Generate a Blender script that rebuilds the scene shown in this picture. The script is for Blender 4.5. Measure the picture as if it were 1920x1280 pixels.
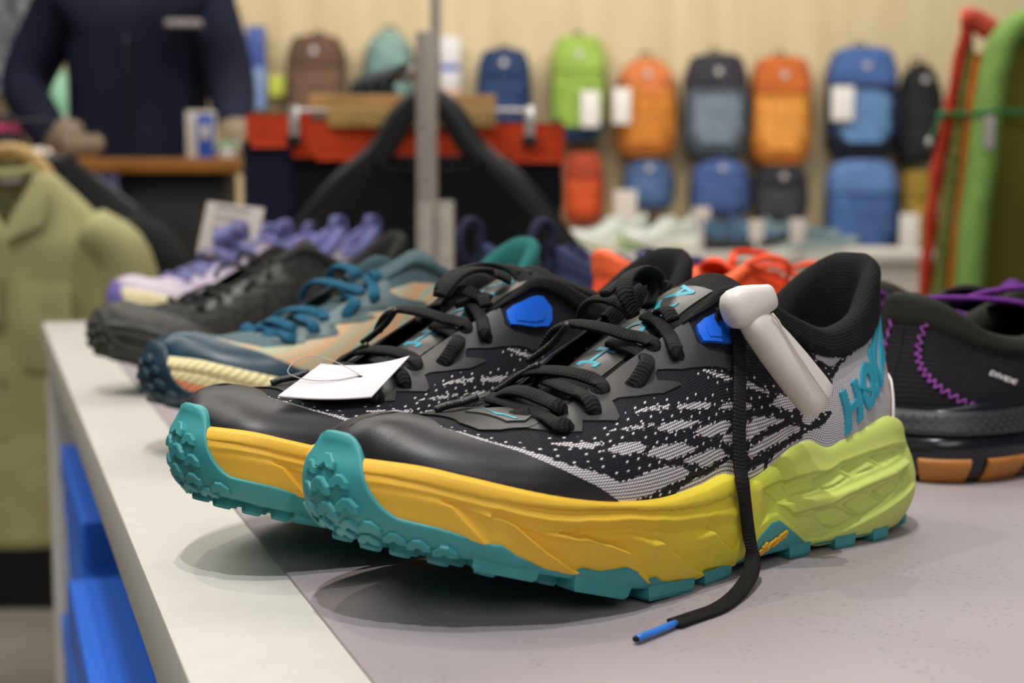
import bpy, bmesh, math, random
import numpy as np
from mathutils import Vector, Matrix
from mathutils.geometry import delaunay_2d_cdt
for o in list(bpy.data.objects): bpy.data.objects.remove(o)
SC = bpy.context.scene; COL = SC.collection
TZ = 0.80                         # height of the display table
CAMH = 0.144                      # lens above the table
# ------------------------------------------------------------ camera, world, lights
cam = bpy.data.cameras.new('camera'); co = bpy.data.objects.new('camera', cam); COL.objects.link(co)
cam.sensor_width = 36; cam.lens = 50; cam.clip_start = .02; cam.clip_end = 60
co.location = (0, 0, TZ + CAMH)
co.rotation_euler = (math.radians(90) - math.atan(248 / 2666.67), 0, 0)
cam.dof.use_dof = True; cam.dof.focus_distance = 0.545; cam.dof.aperture_fstop = 9.0
SC.camera = co
W = bpy.data.worlds.new('shop_ambience'); SC.world = W; W.use_nodes = True
W.node_tree.nodes['Background'].inputs[0].default_value = (.80, .82, .86, 1)
W.node_tree.nodes['Background'].inputs[1].default_value = .06
SC.view_settings.view_transform = 'Standard'; SC.view_settings.look = 'None'
SC.view_settings.exposure = -0.28; SC.view_settings.gamma = 1.0; SC.view_settings.use_curve_mapping = False
def spot(loc, to, watts, size, angle=60, color=(1, .93, .84), blend=.5):
    l = bpy.data.lights.new('ceiling_spot', 'SPOT'); l.energy = watts; l.shadow_soft_size = size
    l.spot_size = math.radians(angle); l.spot_blend = blend; l.color = color
    o = bpy.data.objects.new('ceiling_spot', l); COL.objects.link(o); o.location = loc
    o.rotation_euler = (Vector(to) - Vector(loc)).to_track_quat('-Z', 'Y').to_euler()
    return o
def area(loc, to, watts, sx, sy, color=(1, .95, .88)):
    l = bpy.data.lights.new('area_light', 'AREA'); l.energy = watts; l.shape = 'RECTANGLE'
    l.size = sx; l.size_y = sy; l.color = color
    o = bpy.data.objects.new('area_light', l); COL.objects.link(o); o.location = loc
    o.rotation_euler = (Vector(to) - Vector(loc)).to_track_quat('-Z', 'Y').to_euler()
    return o
spot((-.14, .25, TZ + 1.9), (.05, .6, TZ), 60, .008, 75, (1, .93, .84))     # three spots over the table
spot((-.16, -.12, TZ + 1.9), (.05, .6, TZ), 76, .008, 70, (.93, .93, 1))
spot((-.65, 1.04, TZ + 1.9), (.05, .7, TZ), 30, .012, 75, (1, .9, .78))
area((0, 5.2, 2.9), (0, 7.2, 1.3), 98, 5.5, .3, (1, .96, .90))      # wall washer over the packs
area((-.2, 2.7, 2.9), (-.2, 3.0, 0), 60, 3.0, 1.2)                  # aisle panel
area((.7, .5, 2.9), (.3, 2.7, 1.0), 12, 1.4, .8)                       # added front fill to brighten the shirt and mats
area((.4, -1.5, 2.3), (.05, .6, TZ), 20, 1.6, 1.0, (1, .97, .93))       # added soft frontal fill for the shoe sides, not a known lamp
area((.7, 3.9, 2.9), (.7, 4.6, .9), 40, 2.2, .6)                       # extra light added to brighten the shoes on the far counter
area((-1.7, 1.1, 2.9), (-.6, 1.4, .9), 34, 1.2, 1.2, (1, .96, .9))      # side aisle panel
# ------------------------------------------------------------ helpers
def lin(c):
    if isinstance(c, str): c = [int(c[i:i+2], 16) for i in (0, 2, 4)]
    c = [x / 255 for x in c[:3]]
    return tuple(x / 12.92 if x <= .04045 else ((x + .055) / 1.055) ** 2.4 for x in c) + (1,)
class NT:
    def __init__(self, name):
        self.m = bpy.data.materials.new(name); self.m.use_nodes = True
        self.t = self.m.node_tree; self.b = self.t.nodes['Principled BSDF']
    def n(self, typ, ins=None, **props):
        x = self.t.nodes.new(typ)
        for k, v in props.items(): setattr(x, k, v)
        for k, v in (ins or {}).items(): self.put(x.inputs[k], v)
        return x
    def put(self, sock, v):
        if isinstance(v, bpy.types.NodeSocket): self.t.links.new(v, sock)
        else: sock.default_value = v
    def ma(self, op, a, b=None, c=None, clamp=False):
        x = self.t.nodes.new('ShaderNodeMath'); x.operation = op; x.use_clamp = clamp
        for i, v in enumerate((a, b, c)):
            if v is not None: self.put(x.inputs[i], v)
        return x.outputs[0]
    def ss(self, a, b, x):
        r = self.n('ShaderNodeMapRange', {'Value': x, 'From Min': a, 'From Max': b}, interpolation_type='SMOOTHSTEP')
        return r.outputs[0]
    def mix(self, f, a, b, mode='MIX'):
        x = self.n('ShaderNodeMix', data_type='RGBA', blend_type=mode)
        self.put(x.inputs[0], f); self.put(x.inputs[6], a); self.put(x.inputs[7], b)
        return x.outputs[2]
    def ramp(self, f, stops):
        r = self.n('ShaderNodeValToRGB', {'Fac': f}); e = r.color_ramp.elements
        while len(e) < len(stops): e.new(.5)
        for q, (p, c) in zip(e, stops): q.position = p; q.color = c
        return r.outputs[0]
    def noise(self, scale, detail=2, vec=None, rough=.5):
        x = self.n('ShaderNodeTexNoise', {'Scale': scale, 'Detail': detail, 'Roughness': rough})
        if vec is not None: self.put(x.inputs['Vector'], vec)
        return x.outputs[0]
    def obj(self): return self.n('ShaderNodeTexCoord').outputs['Object']
    def bump(self, h, strength=.3, dist=.001):
        x = self.n('ShaderNodeBump', {'Height': h, 'Strength': strength, 'Distance': dist})
        self.put(self.b.inputs['Normal'], x.outputs[0]); return x
    def done(self, color=None, rough=None, metal=None, spec=None, sheen=None, coat=None):
        B = self.b.inputs
        if color is not None: self.put(B['Base Color'], color)
        if rough is not None: self.put(B['Roughness'], rough)
        if metal is not None: self.put(B['Metallic'], metal)
        if spec is not None: self.put(B['Specular IOR Level'], spec)
        if sheen is not None: self.put(B['Sheen Weight'], sheen)
        if coat is not None: self.put(B['Coat Weight'], coat)
        return self.m
MATS = {}
def plain(name, col, rough=.5, metal=0, var=.12, scale=60, bump=.0, bscale=400, bdist=.0005, spec=.5, sheen=None, coat=None, var_scale=None):
    """one colour with fine grain and a little relief"""
    if name in MATS: return MATS[name]
    N = NT(name); v = N.obj(); c = lin(col)
    f = N.noise(scale, 3, v)
    lo = tuple(x * (1 - var) for x in c[:3]) + (1,); hi = tuple(min(1, x * (1 + var)) for x in c[:3]) + (1,)
    colr = N.mix(N.ss(.3, .7, f), lo, hi)
    if bump: N.bump(N.noise(bscale, 3, v), bump, bdist)
    MATS[name] = N.done(colr, rough, metal, spec, sheen, coat)
    return MATS[name]
def fabric(name, col, rough=.85, var=.2, scale=25, weave=700., bump=.25, sheen=0.):
    if name in MATS: return MATS[name]
    N = NT(name); v = N.obj(); c = lin(col)
    f = N.noise(scale, 4, v); w = N.n('ShaderNodeTexWave', {'Vector': v, 'Scale': weave, 'Distortion': 1.5}, wave_type='BANDS', bands_direction='DIAGONAL').outputs[1]
    lo = tuple(x * (1 - var) for x in c[:3]) + (1,); hi = tuple(min(1, x * (1 + var)) for x in c[:3]) + (1,)
    N.bump(N.ma('ADD', w, f), bump, .001)
    MATS[name] = N.done(N.mix(N.ss(.3, .7, f), lo, hi), rough, 0, .3, sheen)
    return MATS[name]
def tag(o, label=None, cat=None, group=None, kind=None):
    if label: o['label'] = label
    if cat: o['category'] = cat
    if group: o['group'] = group
    if kind: o['kind'] = kind
    return o
def empty(name, loc=(0, 0, 0), rz=0, parent=None):
    o = bpy.data.objects.new(name, None); COL.objects.link(o); o.location = loc; o.rotation_euler = (0, 0, rz)
    o.empty_display_size = .02
    if parent: o.parent = parent
    return o
def link(name, me, mat, parent=None):
    o = bpy.data.objects.new(name, me); COL.objects.link(o)
    if mat is not None and not me.materials: me.materials.append(mat)
    if parent: o.parent = parent
    return o
def mesh(name, V, F, mat, parent=None, smooth=True, kuv=None, extra=None):
    me = bpy.data.meshes.new(name)
    V = np.asarray(V, float).reshape(-1, 3)
    me.from_pydata(V.tolist(), [], F.tolist() if isinstance(F, np.ndarray) else F)
    if kuv is not None:
        a = me.attributes.new('kuv', 'FLOAT_VECTOR', 'POINT'); a.data.foreach_set('vector', np.asarray(kuv, np.float32).ravel())
    me.polygons.foreach_set('use_smooth', [smooth] * len(me.polygons)); me.update()
    if extra: extra(me)
    return link(name, me, mat, parent)
def gf(nu, nv, cu=False, cv=False, flip=False):
    i = np.arange(nu if cu else nu - 1); j = np.arange(nv if cv else nv - 1)
    I, J = np.meshgrid(i, j, indexing='ij'); I2 = (I + 1) % nu; J2 = (J + 1) % nv
    F = np.stack([I*nv+J, I2*nv+J, I2*nv+J2, I*nv+J2], -1).reshape(-1, 4)
    return F[:, ::-1] if flip else F
def bmo(name, bm, mat, parent=None, smooth=False, bevel=0, seg=2):
    if bevel: bmesh.ops.bevel(bm, geom=bm.edges[:], offset=bevel, segments=seg, affect='EDGES', profile=.6)
    bmesh.ops.recalc_face_normals(bm, faces=bm.faces[:])
    me = bpy.data.meshes.new(name); bm.to_mesh(me); bm.free()
    me.polygons.foreach_set('use_smooth', [smooth] * len(me.polygons))
    if smooth:
        try: me.set_sharp_from_angle(angle=math.radians(40))
        except Exception: pass
    return link(name, me, mat, parent)
def box(name, lo, hi, mat, parent=None, bevel=.002, seg=2, smooth=True):
    bm = bmesh.new(); bmesh.ops.create_cube(bm, size=1)
    c = [(a + b) / 2 for a, b in zip(lo, hi)]; d = [b - a for a, b in zip(lo, hi)]
    for v in bm.verts: v.co = Vector([c[k] + v.co[k] * d[k] for k in range(3)])
    return bmo(name, bm, mat, parent, smooth, min(bevel, min(d) * .45) if bevel else 0, seg)
def crv(P, n):
    """Catmull-Rom through points"""
    P = np.asarray(P, float)
    if len(P) == 2: return P[0] + (P[1]-P[0]) * np.linspace(0, 1, n)[:, None]
    t = np.r_[0, np.cumsum(np.maximum(np.linalg.norm(np.diff(P, axis=0), axis=1), 1e-9) ** .5)]
    return tab(np.linspace(0, t[-1], n), np.c_[t, P]).reshape(n, -1)
def sweep(P, Nrm, prof, cap=True):
    """sweep a closed 2-D profile (across, up) along P with up-hints Nrm; returns V,F,along"""
    P = np.asarray(P, float); n = len(P); T = np.gradient(P, axis=0); T /= np.linalg.norm(T, axis=1)[:, None] + 1e-12
    Nrm = np.broadcast_to(np.asarray(Nrm, float), P.shape).copy()
    Nrm -= (Nrm * T).sum(1)[:, None] * T; Nrm /= np.linalg.norm(Nrm, axis=1)[:, None] + 1e-12
    B = np.cross(T, Nrm); prof = np.asarray(prof, float)
    pr = prof if prof.ndim == 3 else np.broadcast_to(prof, (n,) + prof.shape)
    V = P[:, None] + B[:, None] * pr[..., :1] + Nrm[:, None] * pr[..., 1:]
    m = pr.shape[1]; F = gf(n, m, False, True).tolist()
    if cap: F += [list(range(m)), list(range((n-1)*m, n*m))[::-1]]
    al = np.r_[0, np.cumsum(np.linalg.norm(np.diff(P, axis=0), axis=1))]
    return V.reshape(-1, 3), F, np.repeat(al, m)
def circ(r, n=10, ry=None):
    a = np.linspace(0, 2*math.pi, n, endpoint=False); return np.c_[r*np.cos(a), (ry or r)*np.sin(a)]
def tube(name, P, r, mat, parent=None, n=10, m=None, ups=(0, 0, 1), ry=None):
    P = crv(P, m or max(2, len(P)*6)); V, F, al = sweep(P, np.array(ups, float) + 1e-3, circ(r, n, ry))
    return mesh(name, V, F, mat, parent)
def inpoly(pts, poly):
    x, y = pts[:, 0], pts[:, 1]; r = np.zeros(len(pts), bool); P = np.asarray(poly)
    for (x0, y0), (x1, y1) in zip(P, np.roll(P, -1, 0)):
        c = ((y0 > y) != (y1 > y)); 
        if y1 != y0: r ^= c & (x < (x1-x0)*(y-y0)/(y1-y0)+x0)
    return r
def sdf(pts, poly):
    P = np.asarray(poly, float); d = np.full(len(pts), 1e9)
    for a, b in zip(P, np.roll(P, -1, 0)):
        ab = b - a; t = np.clip(((pts-a) @ ab) / max(ab @ ab, 1e-12), 0, 1)
        d = np.minimum(d, np.hypot(*(pts - a - t[:, None]*ab).T))
    return np.where(inpoly(pts, P), -d, d)
def pdist(pts, line):
    P = np.asarray(line, float); d = np.full(len(pts), 1e9)
    for a, b in zip(P[:-1], P[1:]):
        ab = b - a; t = np.clip(((pts-a) @ ab) / max(ab @ ab, 1e-12), 0, 1)
        d = np.minimum(d, np.hypot(*(pts - a - t[:, None]*ab).T))
    return d
# ---------------------------------------------------------------- shoe core
def tab(t, pts, cyc=False):
    """smooth (monotone-ish Catmull-Rom) table lookup; pts rows = (t, v...)"""
    P = np.array(pts, float); T = P[:, 0]; V = P[:, 1:]
    t = np.clip(np.asarray(t, float), T[0], T[-1])
    i = np.clip(np.searchsorted(T, t, 'right') - 1, 0, len(T) - 2)
    h = (T[i + 1] - T[i])
    D = np.zeros_like(V); s = np.diff(V, axis=0) / np.diff(T)[:, None]
    D[0], D[-1] = s[0], s[-1]
    w1 = np.diff(T)[:-1, None]; w2 = np.diff(T)[1:, None]
    D[1:-1] = (s[:-1] * w2 + s[1:] * w1) / (w1 + w2)
    u = ((t - T[i]) / h)[..., None]; h = h[..., None]
    r = ((2*u**3 - 3*u**2 + 1) * V[i] + (u**3 - 2*u**2 + u) * h * D[i]
         + (-2*u**3 + 3*u**2) * V[i + 1] + (u**3 - u**2) * h * D[i + 1])
    return r[..., 0] if V.shape[1] == 1 else r
def lerp(x, pts):
    P = np.array(pts, float); return np.interp(x, P[:, 0], P[:, 1])
def sstep(a, b, x):
    u = np.clip((x - a) / (b - a), 0, 1); return u * u * (3 - 2 * u)
LAT = [(-6,0),(1,23),(15,38),(40,45.5),(80,44),(112,43.5),(145,47.5),(175,52.5),(205,56),(232,54.5),(256,46),(277,31),(291,12),(296,-6)]
MED = [(296,-6),(292.5,-25),(281,-40),(256,-50.5),(226,-54),(190,-50),(150,-42),(110,-38.5),(70,-41),(35,-44),(11,-37),(-1,-20),(-6,0)]
class Last:
    """footprint outline by s: 0 heel back, 0..0.5 lateral, 0.5 toe tip, 0.5..1 medial"""
    def __init__(self, lat=LAT, med=MED):
        P = np.array(lat + med[1:-1], float); n = len(P); nl = len(lat) - 1
        Q = []
        for i in range(n):
            p0, p1, p2, p3 = P[i-1], P[i], P[(i+1) % n], P[(i+2) % n]
            for u in np.linspace(0, 1, 24, endpoint=False):
                Q.append(.5*((2*p1)+(p2-p0)*u+(2*p0-5*p1+4*p2-p3)*u*u+(3*p1-p0-3*p2+p3)*u**3))
        Q = np.array(Q); Q = np.vstack([Q, Q[:1]])
        a = np.r_[0, np.cumsum(np.hypot(*np.diff(Q, axis=0).T))]
        k = nl * 24
        self.t = np.r_[a[:k+1] / a[k] * .5, .5 + (a[k+1:] - a[k]) / (a[-1] - a[k]) * .5]
        self.Q = Q; self.len = a[-1]
    def at(self, s):
        s = np.asarray(s, float) % 1.0
        x = np.interp(s, self.t, self.Q[:, 0]); y = np.interp(s, self.t, self.Q[:, 1])
        e = 2e-3
        x1 = np.interp((s+e) % 1, self.t, self.Q[:, 0]); y1 = np.interp((s+e) % 1, self.t, self.Q[:, 1])
        x0 = np.interp((s-e) % 1, self.t, self.Q[:, 0]); y0 = np.interp((s-e) % 1, self.t, self.Q[:, 1])
        tx, ty = x1-x0, y1-y0; L = np.hypot(tx, ty)
        return x, y, -ty/L, tx/L       # outward normal
    def sig(self, s):
        s = np.asarray(s, float) % 1.0
        return np.where(s <= .5, s*2, 2-2*s)
LAST = Last()
MTOP = [(-6,47.5),(5,49),(15,50.5),(37,53),(47.5,51.8),(68.6,47.7),(78,46.2),(82,47.2),(89,49.6),(100,47.3),(112,41.5),(121,38.3),(130,37),(138,39.3),(144,41.3),(164,40),(187,39),(215,41.6),(237,45.6),(255,50),(269,54),(282,57.5),(291,58.7),(296,59)]
MBOT = [(-6,6),(10,4.5),(30,3.6),(62,3.0),(82,2.8),(91,4.7),(113.5,18.7),(119,18.2),(125,14.5),(134,6),(141,3.4),(154.4,3.2),(158,5.2),(162,4),(171,4),(186,6.6),(191,9.6),(196,9.0),(203,14.2),(209,17),(221,16.7),(228,18.9),(232,17.9),(243,20.2),(253.4,26),(258,30),(261,30.2),(271,34.5),(276,36.5),(288,40),(296,40)]
LUGB = [(-6,4.0),(5,2),(20,.6),(60,.2),(100,.4),(136,.4),(168,0),(190,1.6),(206,4.6),(231,11.5),(245,15),(269,21.6),(281,24.8),(291,27.5),(296,28)]
TOP = [ # sigma, x, y, z : collar rim, throat edge, then the ridge of the toe box
 (0,13,0,121.5),(.045,13.5,10,120.5),(.085,19,18,116),(.115,29,23,109),(.15,42,27,98.5),(.20,57,30,92),(.245,71,32,90),(.30,86,32,94),(.36,104,30,102.5),
 (.41,117,27,109.5),(.45,128,24,110.5),(.49,140,24,104.5),(.55,156,22.5,96),(.62,177,20.5,86),(.69,197,18,76),(.745,215,13,70.5),(.775,224,7,69.6),(.80,231,0,69.3),(.85,244,0,68.2),(.90,256,0,69.2),(.94,265,0,71),(.97,270,-1,72),(1,272.5,-2,72.3)]
def mtop(s, L=LAST): return tab(L.at(s)[0], MTOP)
def mbot(s, L=LAST): return lerp(L.at(s)[0], MBOT)
def upper(s, v, L=LAST, TOPT=TOP):
    s = np.asarray(s, float); v = np.asarray(v, float)
    x, y, nx, ny = L.at(s); g = L.sig(s); side = np.where((s % 1) <= .5, 1., -1.)
    ins = tab(g, [(0,11),(.12,11.5),(.25,8),(.45,5),(.7,4),(.9,5),(1,5.5)])
    zb = tab(x, MTOP) - 5
    B = np.stack([x - nx*ins, y - ny*ins, zb], -1)
    T = tab(g, TOPT); T = np.stack([T[...,0], T[...,1]*side, T[...,2]], -1)
    N = np.stack([nx, ny, 0*nx], -1); Z = np.zeros_like(N); Z[..., 2] = 1
    hh = (T[..., 2] - B[..., 2])[..., None]
    k1 = tab(g, [(0,.40),(.3,.42),(.6,.52),(.8,.62),(.93,.75),(1,.8)])[..., None]
    b1 = tab(g, [(0,3),(.15,2.5),(.3,2),(.5,3),(.75,5.5),(1,3)])[..., None]
    k2 = tab(g, [(0,-.38),(.1,-.36),(.25,-.4),(.42,-.32),(.55,-.15),(.7,-.04),(.8,0),(1,0)])[..., None]
    c2 = tab(g, [(0,-5),(.08,-3),(.2,1.5),(.42,4),(.55,14),(.7,21),(.8,26),(.88,24),(.95,17),(1,11)])[..., None]
    wr = (sstep(.66, .80, g)*(1-sstep(.94, 1.0, g)))[..., None]; Yd = np.stack([0*nx, side, 0*nx], -1)
    D = N*(1-wr) + Yd*wr; D = D/(np.linalg.norm(D, axis=-1, keepdims=True)+1e-9)
    P0, P1 = B, B + Z*hh*k1 + N*b1
    P2, P3 = T + Z*hh*k2 + D*c2, T
    w = v[..., None]
    return (1-w)**3*P0 + 3*(1-w)**2*w*P1 + 3*(1-w)*w*w*P2 + w**3*P3
def mid_prof(s, z, L=LAST):
    """x,y of the sole wall at height z"""
    x, y, nx, ny = L.at(s); zt = tab(x, MTOP); zb = tab(x, LUGB) + 3
    v = np.clip((z - zb) / np.maximum(zt - zb, 1), 0, 1.15)
    fo = tab(v, [(0,6),(.12,3.2),(.3,1.4),(.55,.5),(.8,0),(.93,.3),(1.0,1.2),(1.15,3)])
    to = tab(v, [(0,6.5),(.1,4),(.25,1.4),(.5,0),(.75,-.2),(.92,1),(1,2.5),(1.15,4.5)])
    he = tab(v, [(0,6.5),(.1,3.5),(.25,.8),(.42,0),(.6,1.6),(.8,5.0),(.95,6.6),(1.0,8),(1.15,10)])
    w = sstep(135, 70, x); wt = sstep(270, 290, x)
    ins = fo*(1-w)*(1-wt) + he*w + to*wt
    return x - nx*ins, y - ny*ins, nx, ny
def midsole(s, v, L=LAST):
    x = L.at(s)[0]; zt = tab(x, MTOP); zb = lerp(x, MBOT); z = zb + (zt-zb)*v
    X, Y, nx, ny = mid_prof(s, z, L)
    return np.stack([X, Y, z], -1)
# ------------------------------------------------------------ shoe design, in shoe coordinates
GL={}
KPATCH=[
  [[0.3299,0.605],[0.3185,0.58],[0.3,0.529],[0.3019,0.507],[0.3166,0.55],[0.3257,0.571]],
  [[0.2954,0.486],[0.2913,0.503],[0.261,0.422],[0.2651,0.401],[0.2848,0.448]],
  [[0.2541,0.371],[0.2511,0.393],[0.2409,0.393],[0.2151,0.376],[0.2181,0.354],[0.2253,0.35],[0.2409,0.354]],
  [[0.3481,0.537],[0.3337,0.516],[0.3155,0.469],[0.3216,0.461],[0.3371,0.495]],
  [[0.3163,0.427],[0.3094,0.448],[0.2932,0.414],[0.2727,0.354],[0.2818,0.35],[0.303,0.376]],
  [[0.2833,0.325],[0.2803,0.337],[0.2515,0.308],[0.2394,0.286],[0.2484,0.244],[0.2651,0.253]],
  [[0.2538,0.214],[0.2503,0.231],[0.2341,0.257],[0.2344,0.202],[0.2435,0.185]],
  [[0.3541,0.401],[0.3466,0.427],[0.3288,0.397],[0.3223,0.354],[0.3276,0.333],[0.3382,0.337]],
  [[0.3257,0.312],[0.317,0.333],[0.2988,0.312],[0.2772,0.24],[0.2825,0.223],[0.3045,0.24]],
  [[0.2901,0.202],[0.2791,0.21],[0.2613,0.197],[0.2458,0.146],[0.2522,0.125],[0.2674,0.125]],
  [[0.3833,0.512],[0.378,0.529],[0.3545,0.473],[0.353,0.452],[0.3613,0.439],[0.3693,0.465],[0.3757,0.495]],
  [[0.2659,0.631],[0.2541,0.588],[0.2378,0.52],[0.2405,0.507],[0.2553,0.558]],
  [[0.2973,0.078],[0.2757,0.095],[0.2636,0.091],[0.2519,0.095],[0.2454,0.108],[0.2344,0.129],[0.2341,0.057],[0.25,0.036],[0.2659,0.04],[0.2867,0.044],[0.2958,0.057]],
  [[0.225,0.465],[0.2181,0.49],[0.1981,0.427],[0.2007,0.414],[0.2113,0.444]],
  [[0.1996,0.363],[0.192,0.405],[0.1806,0.38],[0.1772,0.299],[0.1822,0.274],[0.1947,0.333]],
  [[0.2337,0.257],[0.217,0.312],[0.2098,0.308],[0.195,0.265],[0.1901,0.24],[0.2019,0.24],[0.2181,0.227],[0.2329,0.189]],
  [[0.2341,0.151],[0.2079,0.202],[0.1893,0.193],[0.1772,0.176],[0.1768,0.138],[0.189,0.125],[0.2049,0.142],[0.2231,0.146]],
  [[0.2261,0.087],[0.2102,0.087],[0.2087,0.057],[0.2212,0.04],[0.225,0.044]],
  [[0.1458,0.822],[0.1325,0.856],[0.1128,0.805],[0.1185,0.775],[0.1257,0.741],[0.1344,0.771]],
  [[0.4508,0.703],[0.4329,0.639],[0.4117,0.503],[0.3939,0.435],[0.3765,0.346],[0.3579,0.274],[0.3481,0.219],[0.342,0.18],[0.3382,0.189],[0.3238,0.21],[0.306,0.214],[0.2939,0.185],[0.2818,0.138],[0.2882,0.121],[0.3026,0.112],[0.3163,0.1],[0.3261,0.083],[0.3322,0.057],[0.3401,0.07],[0.3591,0.185],[0.3769,0.286],[0.386,0.333],[0.3985,0.401],[0.4072,0.444],[0.4227,0.52],[0.4386,0.614],[0.4504,0.664]],
  [[0.2068,0.057],[0.1992,0.091],[0.1878,0.087],[0.1757,0.083],[0.1606,0.159],[0.1518,0.236],[0.145,0.308],[0.1477,0.333],[0.156,0.303],[0.1681,0.151],[0.175,0.189],[0.1734,0.236],[0.1696,0.261],[0.1617,0.337],[0.1363,0.52],[0.131,0.639],[0.1159,0.741],[0.1045,0.783],[0.0814,0.783],[0.0647,0.724]] ]
TOECAP= [[0.4871,0.996],[0.4504,0.664],[0.4386,0.614],[0.4227,0.52],[0.4072,0.444],[0.3985,0.401],[0.386,0.333],[0.3769,0.286],[0.3591,0.185],[0.3401,0.07]]
STAY= [[0.3924,0.656],[0.3644,0.588],[0.3617,0.686],[0.3534,0.639],[0.3424,0.584],[0.3401,0.605],[0.3401,0.754],[0.3356,0.754],[0.3231,0.686],[0.3041,0.614],[0.2882,0.609],[0.2897,0.631],[0.3049,0.715],[0.3038,0.766],[0.3011,0.788],[0.2848,0.703],[0.2356,0.558],[0.2178,0.567],[0.2159,0.618],[0.2348,0.643],[0.2545,0.72],[0.2628,0.813],[0.2613,0.894],[0.2598,0.983],[0.2685,1.0],[0.2886,1.0],[0.317,0.987],[0.3337,0.975],[0.3454,0.97],[0.3587,0.911],[0.3716,0.86],[0.3841,0.749]]
BLUE= [[0.2522,0.983],[0.2435,1.0],[0.2322,0.987],[0.2212,0.975],[0.2132,0.962],[0.2064,0.881],[0.2083,0.775],[0.2132,0.724],[0.2276,0.732],[0.2534,0.834],[0.2541,0.907]]
VAMP= [[0.4508,0.894],[0.4417,0.796],[0.4242,0.669],[0.4079,0.635],[0.3924,0.66],[0.3833,0.737],[0.3856,0.817],[0.389,0.924],[0.3939,1.0],[0.4098,1.0],[0.4364,1.0]]
KEEP= [[0.4148,1.0],[0.406,1.0],[0.3992,0.979],[0.3928,1.0],[0.381,1.0],[0.3818,0.864],[0.392,0.732],[0.4015,0.72]]
BIRD= [[0.4034,0.996],[0.4026,0.885],[0.4015,0.843],[0.3992,0.822],[0.3947,0.749],[0.3966,0.745],[0.4,0.8],[0.4038,0.822],[0.4034,0.881]]
GL['H1']=[[0.1333,0.461],[0.1265,0.482],[0.1318,0.1],[0.1378,0.078]]
GL['H2']=[[0.114,0.563],[0.1075,0.558],[0.1185,0.146],[0.1231,0.138]]
GL['H3']=[[0.1333,0.282],[0.1174,0.367],[0.1193,0.286],[0.1329,0.231]]
GL['O']=[[0.1079,0.533],[0.0999,0.601],[0.0886,0.618],[0.0829,0.584],[0.0818,0.507],[0.089,0.401],[0.0988,0.286],[0.1079,0.227],[0.1132,0.231],[0.1159,0.295]]
GL['Oh']=[[0.1034,0.486],[0.0977,0.524],[0.0927,0.529],[0.0931,0.478],[0.0996,0.388],[0.106,0.329],[0.1106,0.325],[0.1083,0.393]]
GL['B']=[[0.1147,0.516],[0.1098,0.482],[0.1049,0.478],[0.1049,0.439],[0.0992,0.422],[0.1037,0.384],[0.1075,0.431],[0.1136,0.465]]
GL['K1']=[[0.0765,0.656],[0.0708,0.635],[0.089,0.32],[0.0946,0.308]]
GL['K2']=[[0.0806,0.537],[0.0647,0.652],[0.059,0.635],[0.0696,0.546],[0.0791,0.507]]
GL['K3']=[[0.0791,0.529],[0.0734,0.529],[0.0776,0.397],[0.0829,0.38]]
FINS= [[[174.5,0.611],[159.8,0.529],[149.9,0.334],[139.7,0.183],[131.6,-0.25]],[[210.7,0.592],[195.2,0.585],[184.4,0.391],[176.4,0.278],[153.1,-0.055]],[[238.9,0.541],[225.6,0.579],[216.6,0.403],[207.4,0.253],[192.8,0.001]],[[260.7,0.479],[252.6,0.466],[247.1,0.34],[240.4,0.227],[228.8,0.008]],[[273.7,0.51],[270.4,0.485],[266.9,0.303],[262.1,0.083]],[[290.5,0.617],[283.1,0.497],[278.5,0.422]]]
RECESS= [[[108.1,0.585],[105.4,0.667],[93.2,0.642],[86.2,0.541],[103.5,0.435]],[[89.7,0.611],[75.3,0.749],[66.3,0.611],[83.9,0.541]],[[70.1,0.717],[55.2,0.73],[46.6,0.623],[64.2,0.604]],[[51.7,0.717],[30.9,0.705],[27.0,0.667],[44.9,0.617]],[[89.7,0.29],[88.6,0.347],[77.2,0.397],[62.3,0.227],[76.3,0.146]],[[72.3,0.391],[59.3,0.454],[45.7,0.303],[59.5,0.209]],[[54.2,0.428],[39.8,0.466],[31.7,0.41],[44.1,0.315]],[[33.6,0.479],[22.4,0.535],[19.6,0.497],[29.0,0.422]],[[123.8,0.774],[108.1,0.585],[103.5,0.435],[113.0,0.359]],[[102.1,0.215],[90.4,0.284],[78.0,0.158],[88.0,0.108]]]
BAND= [[[112.2,0.328],[97.3,0.422],[78.3,0.523],[59.0,0.548],[39.5,0.567],[20.6,0.617],[20.6,0.573],[38.4,0.51],[58.2,0.497],[73.6,0.466],[91.5,0.359],[104.1,0.234]]]
FLANGE= [[126.0,0.868],[106.8,0.68],[92.7,0.68],[71.0,0.786],[52.8,0.774],[21.8,0.755]]
RIDGE1= [[273.1,0.761],[259.8,0.768],[244.6,0.837],[219.1,0.912],[194.7,0.899],[154.1,0.799]]
RIDGE2= [[273.1,0.629],[259.8,0.642],[244.6,0.686],[219.3,0.755],[194.9,0.78],[144.8,0.592]]
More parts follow.
